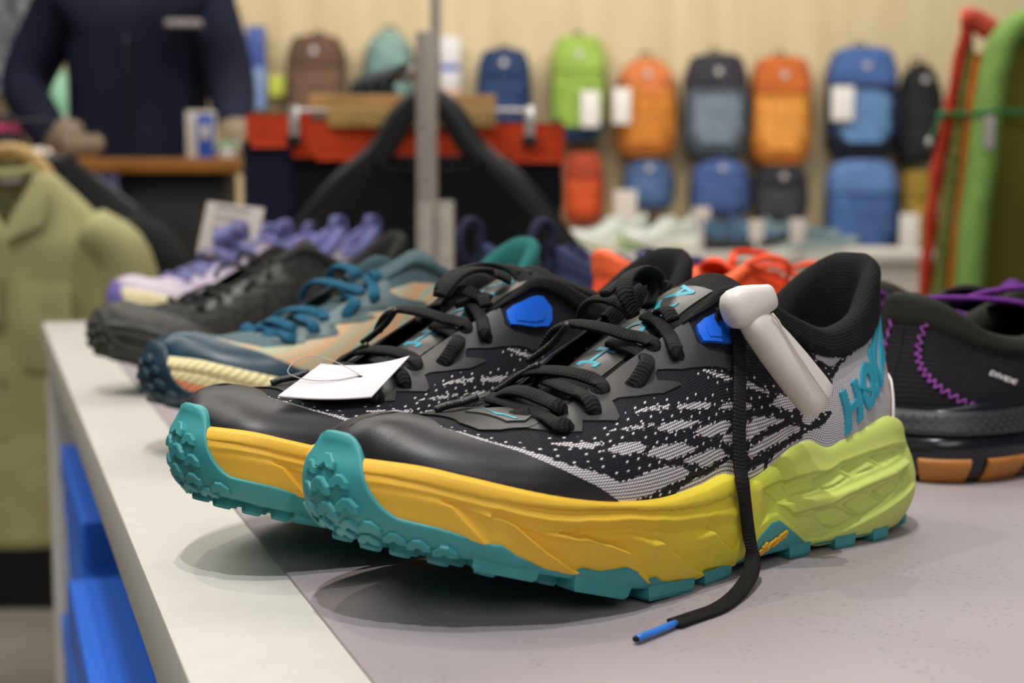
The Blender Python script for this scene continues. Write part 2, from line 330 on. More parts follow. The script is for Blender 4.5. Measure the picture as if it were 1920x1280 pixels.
LACES={
 'a1':[[222.2,37.1,66.9],[225.9,35.8,68.5],[223.3,25.0,69.6],[223.3,18.0,70.5],[222.5,10.0,71.4],[221.3,-0.0,72.2],[220.4,-10.0,72.5]],
 'a2':[[226.8,-6.0,68.4],[227.5,-10.0,70.7],[227.5,-16.0,71.9]],
 'a3':[[230.9,12.0,67.2],[229.2,16.0,68.9],[225.7,20.0,69.6]],
 'b1':[[216.1,26.7,71.5],[218.6,26.0,73.5],[219.1,20.0,74.9],[220.9,12.0,76.8],[220.4,2.0,76.2],[218.3,-8.0,73.0]],
 'c1':[[207.2,34.4,70.6],[207.2,33.9,73.0],[207.3,31.8,75.3],[204.4,24.0,76.1],[203.0,14.0,77.2],[200.9,6.0,77.9],[196.9,-4.0,78.1]],
 'd1':[[195.5,26.0,77.7],[192.8,20.0,79.6],[195.0,14.0,81.4],[197.0,4.0,82.1],[199.3,-6.0,81.6],[200.7,-14.0,79.9],[202.6,-20.0,77.0],[204.3,-23.0,74.1]],
 'e1':[[184.8,32.4,79.0],[182.5,32.9,81.9],[179.2,32.8,85.7],[169.7,22.0,87.7],[169.1,16.0,89.7],[168.6,8.0,90.8],[166.9,0.0,91.3]],
 'f1':[[166.6,23.8,92.2],[166.7,18.0,94.1],[169.3,12.0,95.1],[172.1,4.0,97.0],[174.4,-6.0,98.2],[177.0,-14.0,98.2],[179.1,-20.0,95.6],[180.2,-24.0,90.6],[180.2,-26.0,87.2]],
 'g1':[[161.5,31.7,87.7],[163.0,32.4,90.6],[157.9,24.0,94.8],[155.2,16.0,99.2],[151.4,8.0,100.4],[147.8,0.0,100.9]],
 'g2':[[152.1,20.0,100.6],[151.7,16.0,104.1],[147.9,8.0,103.1]],
 'h1':[[156.6,2.0,101.4],[156.1,-2.0,104.8],[155.7,-8.0,106.4],[157.0,-14.0,107.5],[158.3,-20.0,107.0],[158.8,-25.0,103.7],[157.6,-28.0,99.7]],
 'i1':[[160.2,6.0,102.2],[162.5,6.0,106.6],[164.0,5.0,111.2],[161.2,2.0,115.2],[153.5,-2.0,118.3],[144.0,-6.0,119.2],[136.5,-8.0,117.6],[131.5,-8.0,113.9],[129.7,-6.0,110.1]],
 'i2':[[166.5,-4.0,110.1],[161.9,-4.0,112.9],[154.2,-6.0,115.6],[142.8,-10.0,117.0],[134.4,-12.0,114.7],[133.5,-10.0,110.1],[140.4,-6.0,104.6]],
}
LOOSE= [[135.8,28.3,102.1],[136.6,32.1,103.3],[133.6,33.4,102.1],[130.2,33.0,97.7],[129.9,34.3,91.8],[134.5,39.4,79.9],[139.6,44.0,68.4],[142.1,46.4,56.1],[143.8,48.7,44.3],[145.2,51.3,39.6],[142.2,50.3,29.6],[138.5,48.9,18.3],[134.4,46.0,8.9],[137.5,45.4,6.9],[152.2,59.7,3.5],[165.2,66.1,2.0],[181.2,72.2,1.6],[195.7,74.3,1.6],[207.0,76.0,1.8]]
AGLET= [[207.2,76.7,2.0],[219.0,79.2,2.0],[229.9,81.2,2.0]]
REAR={
 'j1':[[167.0,-4.0,104.4],[165.8,-4.0,108.7],[160.6,-2.0,112.8],[150.5,2.0,116.1],[139.5,4.0,117.5],[128.2,4.0,117.2],[121.6,-0.0,115.7],[120.0,-6.0,112.3],[122.4,-12.0,107.1],[125.7,-16.0,103.6]],
 'j2':[[168.8,-8.0,105.4],[165.1,-8.0,109.3],[158.1,-6.0,113.4],[148.8,-4.0,116.0],[137.8,-2.0,115.7],[128.8,-0.0,113.3]],
 'j3':[[121.6,-2.0,114.7],[111.7,-4.0,113.5],[99.9,-6.0,110.7],[87.8,-8.0,106.2],[77.3,-10.0,102.3]],
 'j4':[[148.9,-12.0,103.1],[152.6,-10.0,106.1],[155.1,-6.0,107.2],[157.6,-2.0,105.4],[156.8,4.0,102.1]],
 'h1':[[147.4,-16.0,103.2],[148.9,-12.0,104.1],[150.4,-6.0,102.4],[153.6,-0.0,100.2]],
 'h2':[[137.8,-8.0,114.4],[133.8,-9.0,112.8],[130.5,-10.0,111.2]],
 'k1':[[166.1,14.0,91.3],[163.3,14.0,95.4],[160.0,10.0,99.5],[156.1,4.0,101.1]],
}
# ------------------------------------------------------------ shoe materials
def knit(name, dark, darkhi, light, gap, row=1.35, col=1.5, rough=.8, bump=.5, dots=True, seed=0):
    """stitched textile: kuv = (mm along, mm up, mm outside a light patch)"""
    N = NT(name); a = N.n('ShaderNodeAttribute', attribute_name='kuv'); sx = N.n('ShaderNodeSeparateXYZ', {0: a.outputs['Vector']}).outputs
    r = N.ma('DIVIDE', sx[1], row); ri = N.ma('FLOOR', r); rf = N.ma('SUBTRACT', N.ma('FRACT', r), .5)
    c = N.ma('ADD', N.ma('DIVIDE', sx[0], col), N.ma('MULTIPLY', ri, .5)); ci = N.ma('FLOOR', c); cf = N.ma('SUBTRACT', N.ma('FRACT', c), .5)
    tilt = N.ma('ADD', rf, N.ma('MULTIPLY', cf, .35))
    d = N.ma('SQRT', N.ma('ADD', N.ma('POWER', N.ma('MULTIPLY', tilt, 1.15), 2), N.ma('POWER', N.ma('MULTIPLY', cf, .85), 2)))
    st = N.ss(.52, .22, d)
    cell = N.n('ShaderNodeCombineXYZ', {0: ci, 1: ri, 2: float(seed)}).outputs[0]
    wn = N.n('ShaderNodeTexWhiteNoise', {'Vector': cell}, noise_dimensions='3D').outputs[0]
    hi = N.mix(wn, tuple(x*.75 for x in lin(darkhi)[:3])+(1,), lin(darkhi))
    dk = N.mix(st, lin(dark), hi)
    if light is not None:
        g = N.ma('LESS_THAN', N.ma('ADD', sx[2], N.ma('MULTIPLY', N.ma('SUBTRACT', wn, .5), 1.3)), 0.)
        if dots:
            m3 = N.ma('LESS_THAN', N.ma('ABSOLUTE', N.ma('SUBTRACT', N.ma('FLOORED_MODULO', ri, 3.), 1.)), .5)
            m4 = N.ma('LESS_THAN', N.ma('FLOORED_MODULO', N.ma('ADD', ci, N.ma('MULTIPLY', N.ma('FLOOR', N.ma('DIVIDE', ri, 3.)), 2.)), 4.), .5)
            hal = N.ma('MULTIPLY', N.ma('LESS_THAN', sx[2], 4.2), N.ma('GREATER_THAN', sx[2], .8))
            g = N.ma('MAXIMUM', g, N.ma('MULTIPLY', N.ma('MULTIPLY', m3, m4), hal))
        lt = N.mix(N.ss(.10, .75, st), lin(gap), lin(light))
        colr = N.mix(g, dk, lt)
        h = N.ma('ADD', st, N.ma('MULTIPLY', g, .6))
    else: colr, h = dk, st
    N.bump(h, bump, .0006)
    return N.done(colr, rough, 0, .25)
def lace_mat(name, lo, hi, pitch=1.1):
    N = NT(name); a = N.n('ShaderNodeAttribute', attribute_name='kuv'); sx = N.n('ShaderNodeSeparateXYZ', {0: a.outputs['Vector']}).outputs
    w = N.ma('SINE', N.ma('MULTIPLY', N.ma('ADD', sx[0], N.ma('MULTIPLY', N.ma('ABSOLUTE', sx[1]), .25)), 6.283/pitch))
    w2 = N.ma('SINE', N.ma('MULTIPLY', sx[1], 6.283/.9))
    h = N.ma('ADD', N.ma('MULTIPLY', w, .4), N.ma('MULTIPLY', w2, .2))
    f = N.ma('ADD', N.ma('MULTIPLY', h, .6), N.noise(900, 2, N.obj()), clamp=True)
    N.bump(h, .55, .0006)
    return N.done(N.mix(f, lin(lo), lin(hi)), .75, 0, .25)
def midsole_mat(name, stops, x0=.0, x1=.3, rough=.55, hatch=.18):
    N = NT(name); v = N.obj(); x = N.n('ShaderNodeSeparateXYZ', {0: v}).outputs
    f = N.ma('DIVIDE', N.ma('SUBTRACT', x[0], x0), x1-x0, clamp=True)
    c = N.ramp(f, [(p, lin(q)) for p, q in stops])
    k = 6.283/.0011
    u = N.ma('ADD', x[0], N.ma('ADD', x[1], x[2])); w = N.ma('SUBTRACT', x[2], N.ma('ADD', x[0], N.ma('MULTIPLY', x[1], -1.)))
    h = N.ma('MULTIPLY', N.ma('SINE', N.ma('MULTIPLY', u, k)), N.ma('SINE', N.ma('MULTIPLY', w, k)))
    m = N.ss(.40, .55, N.noise(38, 1, v))
    N.bump(N.ma('ADD', N.ma('MULTIPLY', h, m), N.ma('MULTIPLY', N.noise(1500, 2, v), .6)), hatch, .0004)
    return N.done(c, rough, 0, .4)
M_KNIT = knit('runner_knit', (13,13,18), (46,44,54), (238,234,238), (112,108,112))
M_MESH = knit('collar_mesh', (6,6,6), (34,33,32), None, None, 1.5, 1.4, .82, .6, seed=3)
M_LACE = lace_mat('black_lace', (6,6,6), (36,35,33), 1.5)
M_FILM = plain('eyestay_film', (50,49,50), .45, var=.05, bump=.12, bscale=1200, bdist=.0003)
M_CAP = plain('toe_cap_film', (32,31,34), .42, var=.06, bump=.25, bscale=1500, bdist=.0003)
M_DARKFILM = plain('vamp_film', (22,22,24), .38, var=.15, scale=2000, bump=.2, bscale=2500, bdist=.0003)
M_BLUE = plain('blue_tab', (36,108,228), .3, var=.05)
M_TEALR = plain('teal_rubber', (60,150,154), .48, var=.08, bump=.15, bscale=1800, bdist=.0003)
M_TEALP = plain('teal_print', (58,168,186), .4, var=.05)
M_FORE = midsole_mat('amber_midsole', [(0,(234,222,66)),(.50,(238,222,66)),(.60,(238,210,62)),(.72,(238,194,60)),(1,(240,186,64))])
M_HEEL = midsole_mat('lime_midsole', [(0,(206,220,118)),(.30,(206,220,112)),(.40,(214,222,84)),(.46,(222,214,64)),(1,(222,214,64))])
M_GREYL = plain('tongue_print', (80,78,74), .32, var=.15, scale=300)
M_CORD = plain('shiny_cord', (18,18,18), .32, bump=.5, bscale=1500, bdist=.0006)
M_WHITEC = plain('white_counter', (222,214,208), .6, var=.04, bump=.3, bscale=900)
M_INS = fabric('insole_cloth', (30,30,32))
M_YTEXT = plain('yellow_logo', (232,176,40), .45)
# ------------------------------------------------------------ trail shoe
GL['Oh'] = [[.1015+(a-.1015)*1.2, .43+(b-.43)*1.25] for a, b in GL['Oh']]
VAMP = [[min(a, .436), b] for a, b in VAMP]
KPATCH[-1] = KPATCH[-1] + [[.045,.70],[.02,.70],[-.03,.70],[-.03,-.2],[.205,-.2]]
BLUE = [[.237+(a-.231)*.95, .81+(b-.855)*.84] for a, b in BLUE]
SLEN, VLEN = 740., 75.
_sd = np.linspace(0, .5, 2001); _xd = LAST.at(_sd)[0]; _sm = np.linspace(.5, 1, 2001); _xm = LAST.at(_sm)[0]
def s_lat(x): return float(np.interp(x, _xd, _sd))
def s_med(x): return float(np.interp(x, _xm[::-1], _sm[::-1]))
def snorm(fn, s, v, e=2e-3):
    s = np.asarray(s, float); v = np.asarray(v, float); v0 = np.clip(v, .02, .97)
    n = np.cross(fn(s, v0+.01)-fn(s, v0-.01), fn(s+e, v0)-fn(s-e, v0))
    n = n / (np.linalg.norm(n, axis=-1, keepdims=True) + 1e-9)
    if fn is upper:
        w = (sstep(.76, .82, LAST.sig(s))*sstep(.75, 1, v))[..., None]; n = n*(1-w) + np.array([.12, 0, 1.])*w; n = n / (np.linalg.norm(n, axis=-1, keepdims=True) + 1e-9)
    return n
class Kit:
    """writes shoe-local millimetres into meshes; mir = -1 makes the other foot"""
    def __init__(self, root, mir=1, k=1.0, zs=1.0): self.r, self.mir, self.k, self.zs = root, mir, k, zs
    def put(self, name, V, F, mat, parent=None, smooth=True, kuv=None):
        V = np.asarray(V, float).reshape(-1, 3) * np.array([1, self.mir, self.zs]) * .001 * self.k
        if self.mir < 0: F = F[:, ::-1] if isinstance(F, np.ndarray) else [f[::-1] for f in F]
        return mesh(name, V, F, mat, parent or self.r, smooth, kuv)
    def patch(self, name, fn, poly, off, mat, parent=None, spc=2.2, holes=(), skirt=1.0, kuv=None, round_=0.0):
        S = np.array([SLEN, VLEN]); P = np.asarray(poly, float) * S; loops = [P] + [np.asarray(h, float) * S for h in holes]
        pts, edges = [], []
        for L in loops:
            b = len(pts); ring = []
            for p, q in zip(L, np.roll(L, -1, 0)):
                n = max(1, int(np.hypot(*(q-p)) / spc))
                ring += [p + (q-p)*i/n for i in range(n)]
            pts += ring; edges += [(b+i, b+(i+1) % len(ring)) for i in range(len(ring))]
        lo, hi = P.min(0), P.max(0)
        gx, gy = np.meshgrid(np.arange(lo[0], hi[0], spc), np.arange(lo[1], hi[1], spc)); g = np.c_[gx.ravel(), gy.ravel()]
        if len(g):
            ok = sdf(g, P) < -spc*.4
            for h in loops[1:]: ok &= sdf(g, h) > spc*.4
            pts += list(g[ok])
        vs, es, fs, *_ = delaunay_2d_cdt([Vector(p) for p in pts], edges, [], 0, 1e-5)
        vs = np.array([(v.x, v.y) for v in vs]); fs = np.array(fs); c = vs[fs].mean(1)
        ins = inpoly(c, P)
        for h in loops[1:]: ins &= ~inpoly(c, h)
        fs = fs[ins]
        s, v = vs[:, 0]/SLEN, np.clip(vs[:, 1]/VLEN, -.3, 1)
        Q = fn(s, v); N = snorm(fn, s, v); o = off
        if round_:
            dd = -sdf(vs, P); o = off * np.clip(.35 + .65*np.sqrt(np.clip(dd/round_, 0, 1)), 0, 1)[:, None]
        V = Q + N*o; K = np.c_[vs, np.zeros(len(vs))]
        cnt = {}
        for f in fs:
            for a, b in ((f[0], f[1]), (f[1], f[2]), (f[2], f[0])): cnt[(a, b)] = 1
        bd = [e for e in cnt if (e[1], e[0]) not in cnt]
        idx = {}; V2 = list(V); K2 = list(K)
        for a, b in bd:
            for t in (a, b):
                if t not in idx: idx[t] = len(V2); V2.append(Q[t] + N[t]*(off-skirt if not round_ else -.3)); K2.append(K[t])
        F = [tuple(int(t) for t in f) for f in fs] + [(int(b), int(a), idx[a], idx[b]) for a, b in bd]
        # orient outwards
        a, b, c3 = V[fs[0][0]], V[fs[0][1]], V[fs[0][2]]
        if np.cross(b-a, c3-a) @ N[fs[0][0]] < 0: F = [f[::-1] for f in F]
        o = self.put(name, np.array(V2), F, mat, parent, True, np.array(K2) if kuv else None)
        try: o.data.set_sharp_from_angle(angle=math.radians(50))
        except Exception: pass
        return o
    def ribbon(self, name, pts, w, th, mat, parent=None, nrm=None, n=None):
        P = crv(pts, n or max(8, len(pts)*7))
        if nrm is None:
            nrm = np.stack([np.full(len(P), .5), np.clip(P[:, 1]/22., -1.6, 1.6), np.ones(len(P))], 1)
        a = np.linspace(0, 2*math.pi, 16, endpoint=False); ca, sa = np.cos(a), np.sin(a)
        pr = np.c_[np.sign(ca)*np.abs(ca)**.7*w/2, np.sign(sa)*np.abs(sa)**.85*th/2]
        V, F, al = sweep(P, nrm, pr)
        kuv = np.c_[al, np.tile(pr[:, 0], len(P)), np.zeros(len(V))]
        F = [f[::-1] for f in F]
        return self.put(name, V, F, mat, parent, True, kuv)
    def text(self, name, txt, fn, mat, h, thick=.5, parent=None, shear=.0, spacing=1.0):
        c = bpy.data.curves.new('lettering', 'FONT'); c.body = txt; c.size = 1; c.shear = shear; c.space_character = spacing; c.resolution_u = 2; c.offset = .018
        o = bpy.data.objects.new('lettering', c); me = bpy.data.meshes.new_from_object(o); bpy.data.objects.remove(o)
        V = np.array([v.co[:2] for v in me.vertices]); F = [tuple(p.vertices) for p in me.polygons]; bpy.data.meshes.remove(me)
        V = (V - V.min(0)); V = V / V[:, 1].max() * h
        cnt = {}
        for f in F:
            for a, b in zip(f, f[1:]+f[:1]): cnt[(a, b)] = 1
        bd = [e for e in cnt if (e[1], e[0]) not in cnt]; n = len(V)
        F = F + [(b, a, a+n, b+n) for a, b in bd]
        return self.put(name, np.vstack([fn(V, thick), fn(V, -.4)]), F, mat, parent, False)
def both(poly): return [[1-s, v] for s, v in poly[::-1]]
# lug shapes (mm), shared by every lug
def lug_mesh(name, poly, h, taper, mat):
    if name in bpy.data.meshes: return bpy.data.meshes[name]
    P = np.array(poly, float); c = P.mean(0); n = len(P)
    V = np.vstack([np.c_[P, np.zeros(n)], np.c_[c+(P-c)*(1-(1-taper)*.25), np.full(n, h*.75)], np.c_[c+(P-c)*taper, np.full(n, h)]]) * .001
    F = [tuple(range(2*n, 3*n))]
    for k in (0, n): F += [(k+i, k+(i+1) % n, k+n+(i+1) % n, k+n+i) for i in range(n)]
    me = bpy.data.meshes.new(name); me.from_pydata(V.tolist(), [], F); me.materials.append(mat); me.update(); return me
CHEV = [(-5.2,-2.6),(-2.6,-2.6),(0,-.4),(2.6,-2.6),(5.2,-2.6),(5.2,.2),(1.6,3.2),(-1.6,3.2),(-5.2,.2)]
BLOCK = [(-11,-5.5),(9,-6.5),(12,-2),(11,4.5),(4,6),(-3,5),(-6,6.5),(-12,5)]
def put_lug(kit, me, pos, nrm, up, parent, sc=1.0):
    nrm = np.array(nrm, float); nrm /= np.linalg.norm(nrm); up = np.array(up, float); up -= (up@nrm)*nrm; up /= np.linalg.norm(up)
    x = np.cross(up, nrm); m = np.array([1, kit.mir, 1])
    R = np.stack([x*m, up*m, nrm*m], 1)
    if kit.mir < 0: R[:, 0] *= -1
    o = bpy.data.objects.new('lug', me); COL.objects.link(o); o.parent = parent
    M = np.eye(4); M[:3, :3] = R*sc; M[:3, 3] = np.array(pos)*m*np.array([1, 1, kit.zs])*.001*kit.k
    o.matrix_local = Matrix(M.tolist())
    return o
def fin_disp(x, v):
    r1 = lerp(x, [(144,.82),(154,.80),(195,.90),(219,.91),(245,.84),(260,.77),(273,.76),(296,.80)])
    r2 = lerp(x, [(144,.60),(170,.72),(195,.78),(219,.755),(245,.69),(260,.64),(273,.63),(296,.66)])
    d = np.where(v > r1, .5*sstep(0, .05, v-r1), 0)
    t = np.clip((r1-v)/np.maximum(r1-r2, .02), 0, 1)
    d = np.where((v <= r1) & (v > r2), -1.5 + 1.9*t**1.3, d)
    low = .4 - 2.8*np.clip((r2-v)/.16, 0, 1)
    d = np.where(v <= r2, low, d)
    X = []
    vv = np.clip(v, -.25, .62)
    for f in FINS[:5]:
        f = np.array(f); k = np.argsort(f[:, 1]); fx, fv = f[k, 0], f[k, 1]
        sl = (fx[1]-fx[0])/max(fv[1]-fv[0], .02)
        X.append(np.where(vv < fv[0], fx[0]+(vv-fv[0])*sl, np.interp(vv, fv, fx)))
    X = np.sort(np.array(X), 0)            # heel to toe
    X = np.vstack([np.full((1,)+x.shape, 128.), X, np.full((1,)+x.shape, 302.)])
    fin = np.zeros_like(x)
    for i in range(len(X)-1):
        a, b = X[i], X[i+1]; m = (x >= a) & (x < b); t = (b-x)/np.maximum(b-a, 1e-3)
        fin = np.where(m, -2.6 + 4.0*np.where(t < .94, (t/.94)**1.2, np.clip((1-t)/.06, 0, 1)), fin)
    w = sstep(.60, .46, v)
    fin = fin*(.55+.45*sstep(-.05, .3, v)) 
    d = d*(1-w) + fin*w
    return d * sstep(300, 284, x) * (1-.62*sstep(236, 268, x))
def heel_disp(x, v):
    p = np.c_[x, v*48]
    fl = lerp(x, [(20,.76),(53,.775),(71,.78),(93,.68),(107,.68),(126,.86)])
    lowb = lerp(x, [(20,.36),(45,.24),(60,.16),(80,.07),(95,.03),(126,.2)])
    d = -1.9*sstep(0, .02, fl-v)*sstep(0, .025, v-lowb)
    for b in BAND: d += 2.0*sstep(.6, -.6, sdf(p, np.array(b)*[1, 48]))
    for i, r in enumerate(RECESS):
        q = np.array(r)*[1, 48]; e = sdf(p, q); c = q.mean(0)
        ramp = .55+.45*np.clip((p[:, 0]-c[0])/8, -1, 1)
        d += -(2.0 if i < 8 else .9)*sstep(.5, -.5, e)*(.55+.45*ramp) + 1.0*sstep(.2, 1.2, (c[1]-p[:, 1]) - .25*(p[:, 0]-c[0]))*sstep(-.4, -1.2, e)*(i < 8)
    d += .35*np.sin(x*1.1)*sstep(.06, .2, v)*0
    return d * sstep(9, 22, x) * sstep(128, 118, x)
def z_wrap(s):
    x = LAST.at(s)[0]; d = np.abs(((np.asarray(s)-.5+.5) % 1)-.5)*SLEN
    w = tab(np.clip(d, 0, 50), [(0,66.5),(8,66),(12,64.4),(15,61.4),(17.5,56.5),(20,50.5),(24,44.8),(29,40.9),(38,37),(50,31.5)])
    return np.where(d < 50, np.maximum(w, lerp(x, MBOT) + .5), lerp(x, MBOT) + .5)
def outsole_fn(s, w):
    s = np.asarray(s, float); x = LAST.at(s)[0]; z0 = tab(x, LUGB)+4.2; z1 = z_wrap(s); z = z0 + (z1-z0)*w
    X, Y, nx, ny = mid_prof(s, z); o = np.where(np.abs(s-.5)*SLEN < 55, .9, .2)
    return np.stack([X+nx*o, Y+ny*o, z], -1)
def trail_shoe(loc, heading, mir, laces, label):
    root = empty('running_shoe', loc, heading); K = Kit(root, mir)
    tag(root, label, 'shoe', 'black and amber running shoes')
    # upper
    nS, nV = 800, 84
    s = np.linspace(0, 1, nS, endpoint=False); v = np.linspace(-.05, 1, nV); S, V = np.meshgrid(s, v, indexing='ij')
    P = upper(S, V); se = np.where(S <= .5, S, 1-S); q = np.c_[(se*SLEN).ravel(), (V*VLEN).ravel()]
    dist = np.full(len(q), 20.)
    for pl in KPATCH:
        A = np.array(pl)*[SLEN, VLEN]; lo, hi = A.min(0)-8, A.max(0)+8
        m = ((q > lo) & (q < hi)).all(1)
        if m.any(): dist[m] = np.minimum(dist[m], sdf(q[m], A))
    up = K.put('upper', P, gf(nS, nV, True, False, flip=True), M_KNIT, kuv=np.c_[q, dist])
    # toe cap
    lat = [[.464, .998]]+[[a, b] for a, b in TOECAP[1:]]
    cap = [[.34, -.02]] + lat[::-1] + [[1-a, b] for a, b in lat] + [[.66, -.02]]
    cap += [[a, -.02] for a in np.linspace(.65, .35, 31)]
    K.patch('toe_cap', upper, cap, .75, M_CAP, spc=2.0, skirt=1.2)
    for f in (lambda p: p, both):
        st = K.patch('eyestay', upper, f(STAY), .7, M_FILM, spc=2.0)
        bl = K.patch('eyelet_tab', upper, f(BLUE), 2.0, M_BLUE, spc=1.2, skirt=2.0)
        inner = [[.237+(a-.237)*.68, .81+(b-.81)*.64] for a, b in BLUE]
        K.patch('raised_border', upper, f(inner), 2.5, M_BLUE, bl, spc=1.2)
    vl = VAMP; c = vl + [[1-a, b] for a, b in vl[::-1]]
    for f in (lambda p: p, both):
        K.patch('vamp_overlay', upper, f(VAMP), .9, M_DARKFILM, spc=1.8)
    kp = K.patch('toe_label', upper, KEEP if mir > 0 else both(KEEP), 1.5, M_GREYL, spc=1.5)
    K.patch('bird_print', upper, BIRD if mir > 0 else both(BIRD), 1.75, M_TEALP, kp, spc=1.0, skirt=.3)
    K.patch('heel_counter', upper, [[.072,.0],[.068,.14],[.056,.28],[.02,.36],[-.02,.36],[-.056,.28],[-.068,.14],[-.072,.0]], 1.4, M_WHITEC, spc=2.0)
    # heel lettering
    cs = .098; fl = (lambda p: p) if mir > 0 else (lambda p: [[2*cs-a, b] for a, b in p])
    lg = empty('heel_lettering', parent=root)
    def gmap(s0, w, pts): return fl([[s0-w*a-(.0045+(.135-(s0-w*a))*.33)*b, .09+(.137-(s0-w*a))*5.3+.385*b] for a, b in pts])
    bx_ = lambda a0, b0, a1, b1: [(a0, b0), (a1, b0), (a1, b1), (a0, b1)]
    el = lambda rx, ry: [(.5+rx*math.cos(t), .5+ry*math.sin(t)) for t in np.linspace(0, 2*math.pi, 22, endpoint=False)]
    GLY = (('H', .1365, .0175, [bx_(0, 0, .3, 1), bx_(.7, 0, 1, 1), bx_(.2, .40, .8, .58)], None), ('O', .1165, .0185, [el(.52, .53)], el(.23, .29)), ('K', .0960, .0165, [bx_(0, 0, .3, 1), [(.2, .36), (.5, .46), (1.05, 1), (.68, 1), (.2, .56)], [(.3, .52), (.52, .62), (1.08, 0), (.7, 0)]], None), ('A', .0770, .0180, [[(0, 0), (.28, 0), (.64, 1), (.38, 1)], [(.72, 0), (1, 0), (.62, 1), (.36, 1)], bx_(.2, .24, .8, .40)], None))
    for ch, s0, w, strokes, hole in GLY:
        le = empty('letter', parent=lg)
        for i, st_ in enumerate(strokes):
            K.patch('letter_stroke', upper, gmap(s0, w, st_), 1.3+.06*i, M_TEALP2, lg, spc=.9, skirt=1.6, holes=[gmap(s0, w, hole)] if hole else ())
        bpy.data.objects.remove(le)
    K.patch('bird_mark', upper, fl(GL['B']), 1.55, M_TEALP2, lg, spc=.9, skirt=1.6)
    # collar
    sg = np.linspace(-.53, .53, 230); ss = np.where(sg < 0, 1+sg/2, sg/2); g = np.abs(sg)
    vc = lerp(g, [(0,.70),(.12,.72),(.18,.785),(.225,.826),(.29,.839),(.357,.85),(.40,.90),(.46,.955),(.53,.985)])
    b = tab(g, [(0,.9),(.1,1.6),(.25,3.2),(.35,2.8),(.45,2.2),(.53,1.2)])[:, None]; th = tab(g, [(0,7),(.1,8),(.25,9.5),(.38,8),(.48,5),(.53,3)])[:, None]
    U = lambda vv: upper(ss, np.broadcast_to(vv, ss.shape))
    Nn = snorm(upper, ss, np.full(ss.shape, .9)); x, y, nx, ny = LAST.at(ss); Nh = np.stack([nx, ny, 0*nx], 1); Z = np.array([0, 0, 1.])
    T = U(1.0); ctr = np.stack([np.clip(T[:, 0], 40, 118), 0*T[:, 0], T[:, 2]], 1); inw = ctr-T; inw[:, 2] = 0; inw /= np.linalg.norm(inw, axis=1)[:, None]+1e-6
    prof = [U(vc)+Nn*.1, U(vc+.03*(1-vc)+.01)+Nn*b*.7, U(vc+.35*(1-vc))+Nn*b*1.05, U(vc+.7*(1-vc))+Nn*b, T+Nn*b*.6+Z*b*.5, T+inw*th*.35+Z*th*.42, T+inw*th*.85+Z*th*.05,
            T+inw*(th+1.0)-Z*7, U(.62)+inw*(th+1.5), U(.35)+inw*(th+3), U(.08)+inw*(th+4)]
    prof = np.array(prof)                                     # rows x s x 3
    R = np.array([crv(prof[:, i], 34) for i in range(len(ss))])
    al = np.concatenate([np.zeros((len(ss), 1)), np.cumsum(np.linalg.norm(np.diff(R, axis=1), axis=2), 1)], 1)
    K.put('collar', R, gf(len(ss), 34, flip=True), M_MESH, kuv=np.stack([np.repeat(sg[:, None]*SLEN/2, 34, 1), al, 0*al], -1).reshape(-1, 3))
    # insole
    s2 = np.linspace(0, 1, 90, endpoint=False); x, y, nx, ny = LAST.at(s2); zz = tab(x, MTOP)-3
    ring = np.stack([x-nx*9, y-ny*9, zz], 1); rin = np.stack([(x-nx*9)*.85+20, (y-ny*9)*.3, zz-1.5], 1)
    K.put('insole', np.vstack([ring, rin]), [(i, (i+1) % 90, 90+(i+1) % 90, 90+i) for i in range(90)]+[tuple(range(90, 180))], M_INS)
    # tongue
    cx = crv([(231,67.5),(206,72.5),(180,84),(155,96),(135,106.5),(118,114),(108,118.5)], 60); hw = tab(np.linspace(0, 1, 60), [(0,8),(.2,17),(.5,24),(.8,27),(1,21)])
    bb = np.linspace(-1, 1, 25)
    top = np.stack([np.repeat(cx[:, :1], 25, 1), hw[:, None]*bb[None], cx[:, 1:]-2.5-6.5*bb[None]**2+1.2*(1-bb[None]**2)], -1)
    ov = np.sqrt(np.clip(1-(np.abs(bb))**6, 0, 1))[None, :, None]
    nt = np.array([.42, 0, .9]); thick = tab(np.linspace(0, 1, 60), [(0,2),(.7,3.5),(.93,7),(1,2)])[:, None, None]
    bot = top-nt*thick*ov
    tv = np.concatenate([top, bot[:, ::-1]], 1)
    tg = K.put('tongue', tv, gf(60, 50, False, True).tolist()+[list(range(50)), list(range(59*50, 60*50))[::-1]], M_MESH, kuv=np.stack([tv[..., 0], tv[..., 1], 0*tv[..., 0]], -1).reshape(-1, 3))
    def tong(a, bq):         # a: 0..1 along, bq: mm across
        i = np.clip(a, 0, 1)*59; X = np.interp(i, np.arange(60), cx[:, 0]); Zz = np.interp(i, np.arange(60), cx[:, 1]); H_ = np.interp(i, np.arange(60), hw)
        u = bq/H_; return np.stack([X, bq, Zz-2.5-6.5*u**2+1.2*(1-u**2)], -1)
    A, Bq = np.meshgrid(np.linspace(.33, .86, 40), np.linspace(-11.5, 11.5, 15), indexing='ij')
    lb = K.put('tongue_label', tong(A, Bq)+nt*.5, gf(40, 15), M_GREYL, tg)
    K.text('tongue_lettering', 'HOKA', lambda q, t: tong(.37+q[:, 0]/105., (q[:, 1]-6)*1.0*mir)+nt*(.7+t*.4), M_TEALP, 12, .4, lb, spacing=1.25)
    # laces
    lc = None
    for k, pts in laces.items():
        w = 7.0 if k[0] in 'ij' else 6.2
        if k in ('a1', 'b1', 'c1', 'd1', 'e1', 'f1', 'g1'): q0 = np.array(pts[0]); pts = [list(q0+np.array([1.5, -5.5*np.sign(q0[1]), -4.5]))]+list(pts)
        o = K.ribbon('lace', pts, w, 2.9, M_LACE); lc = lc or o
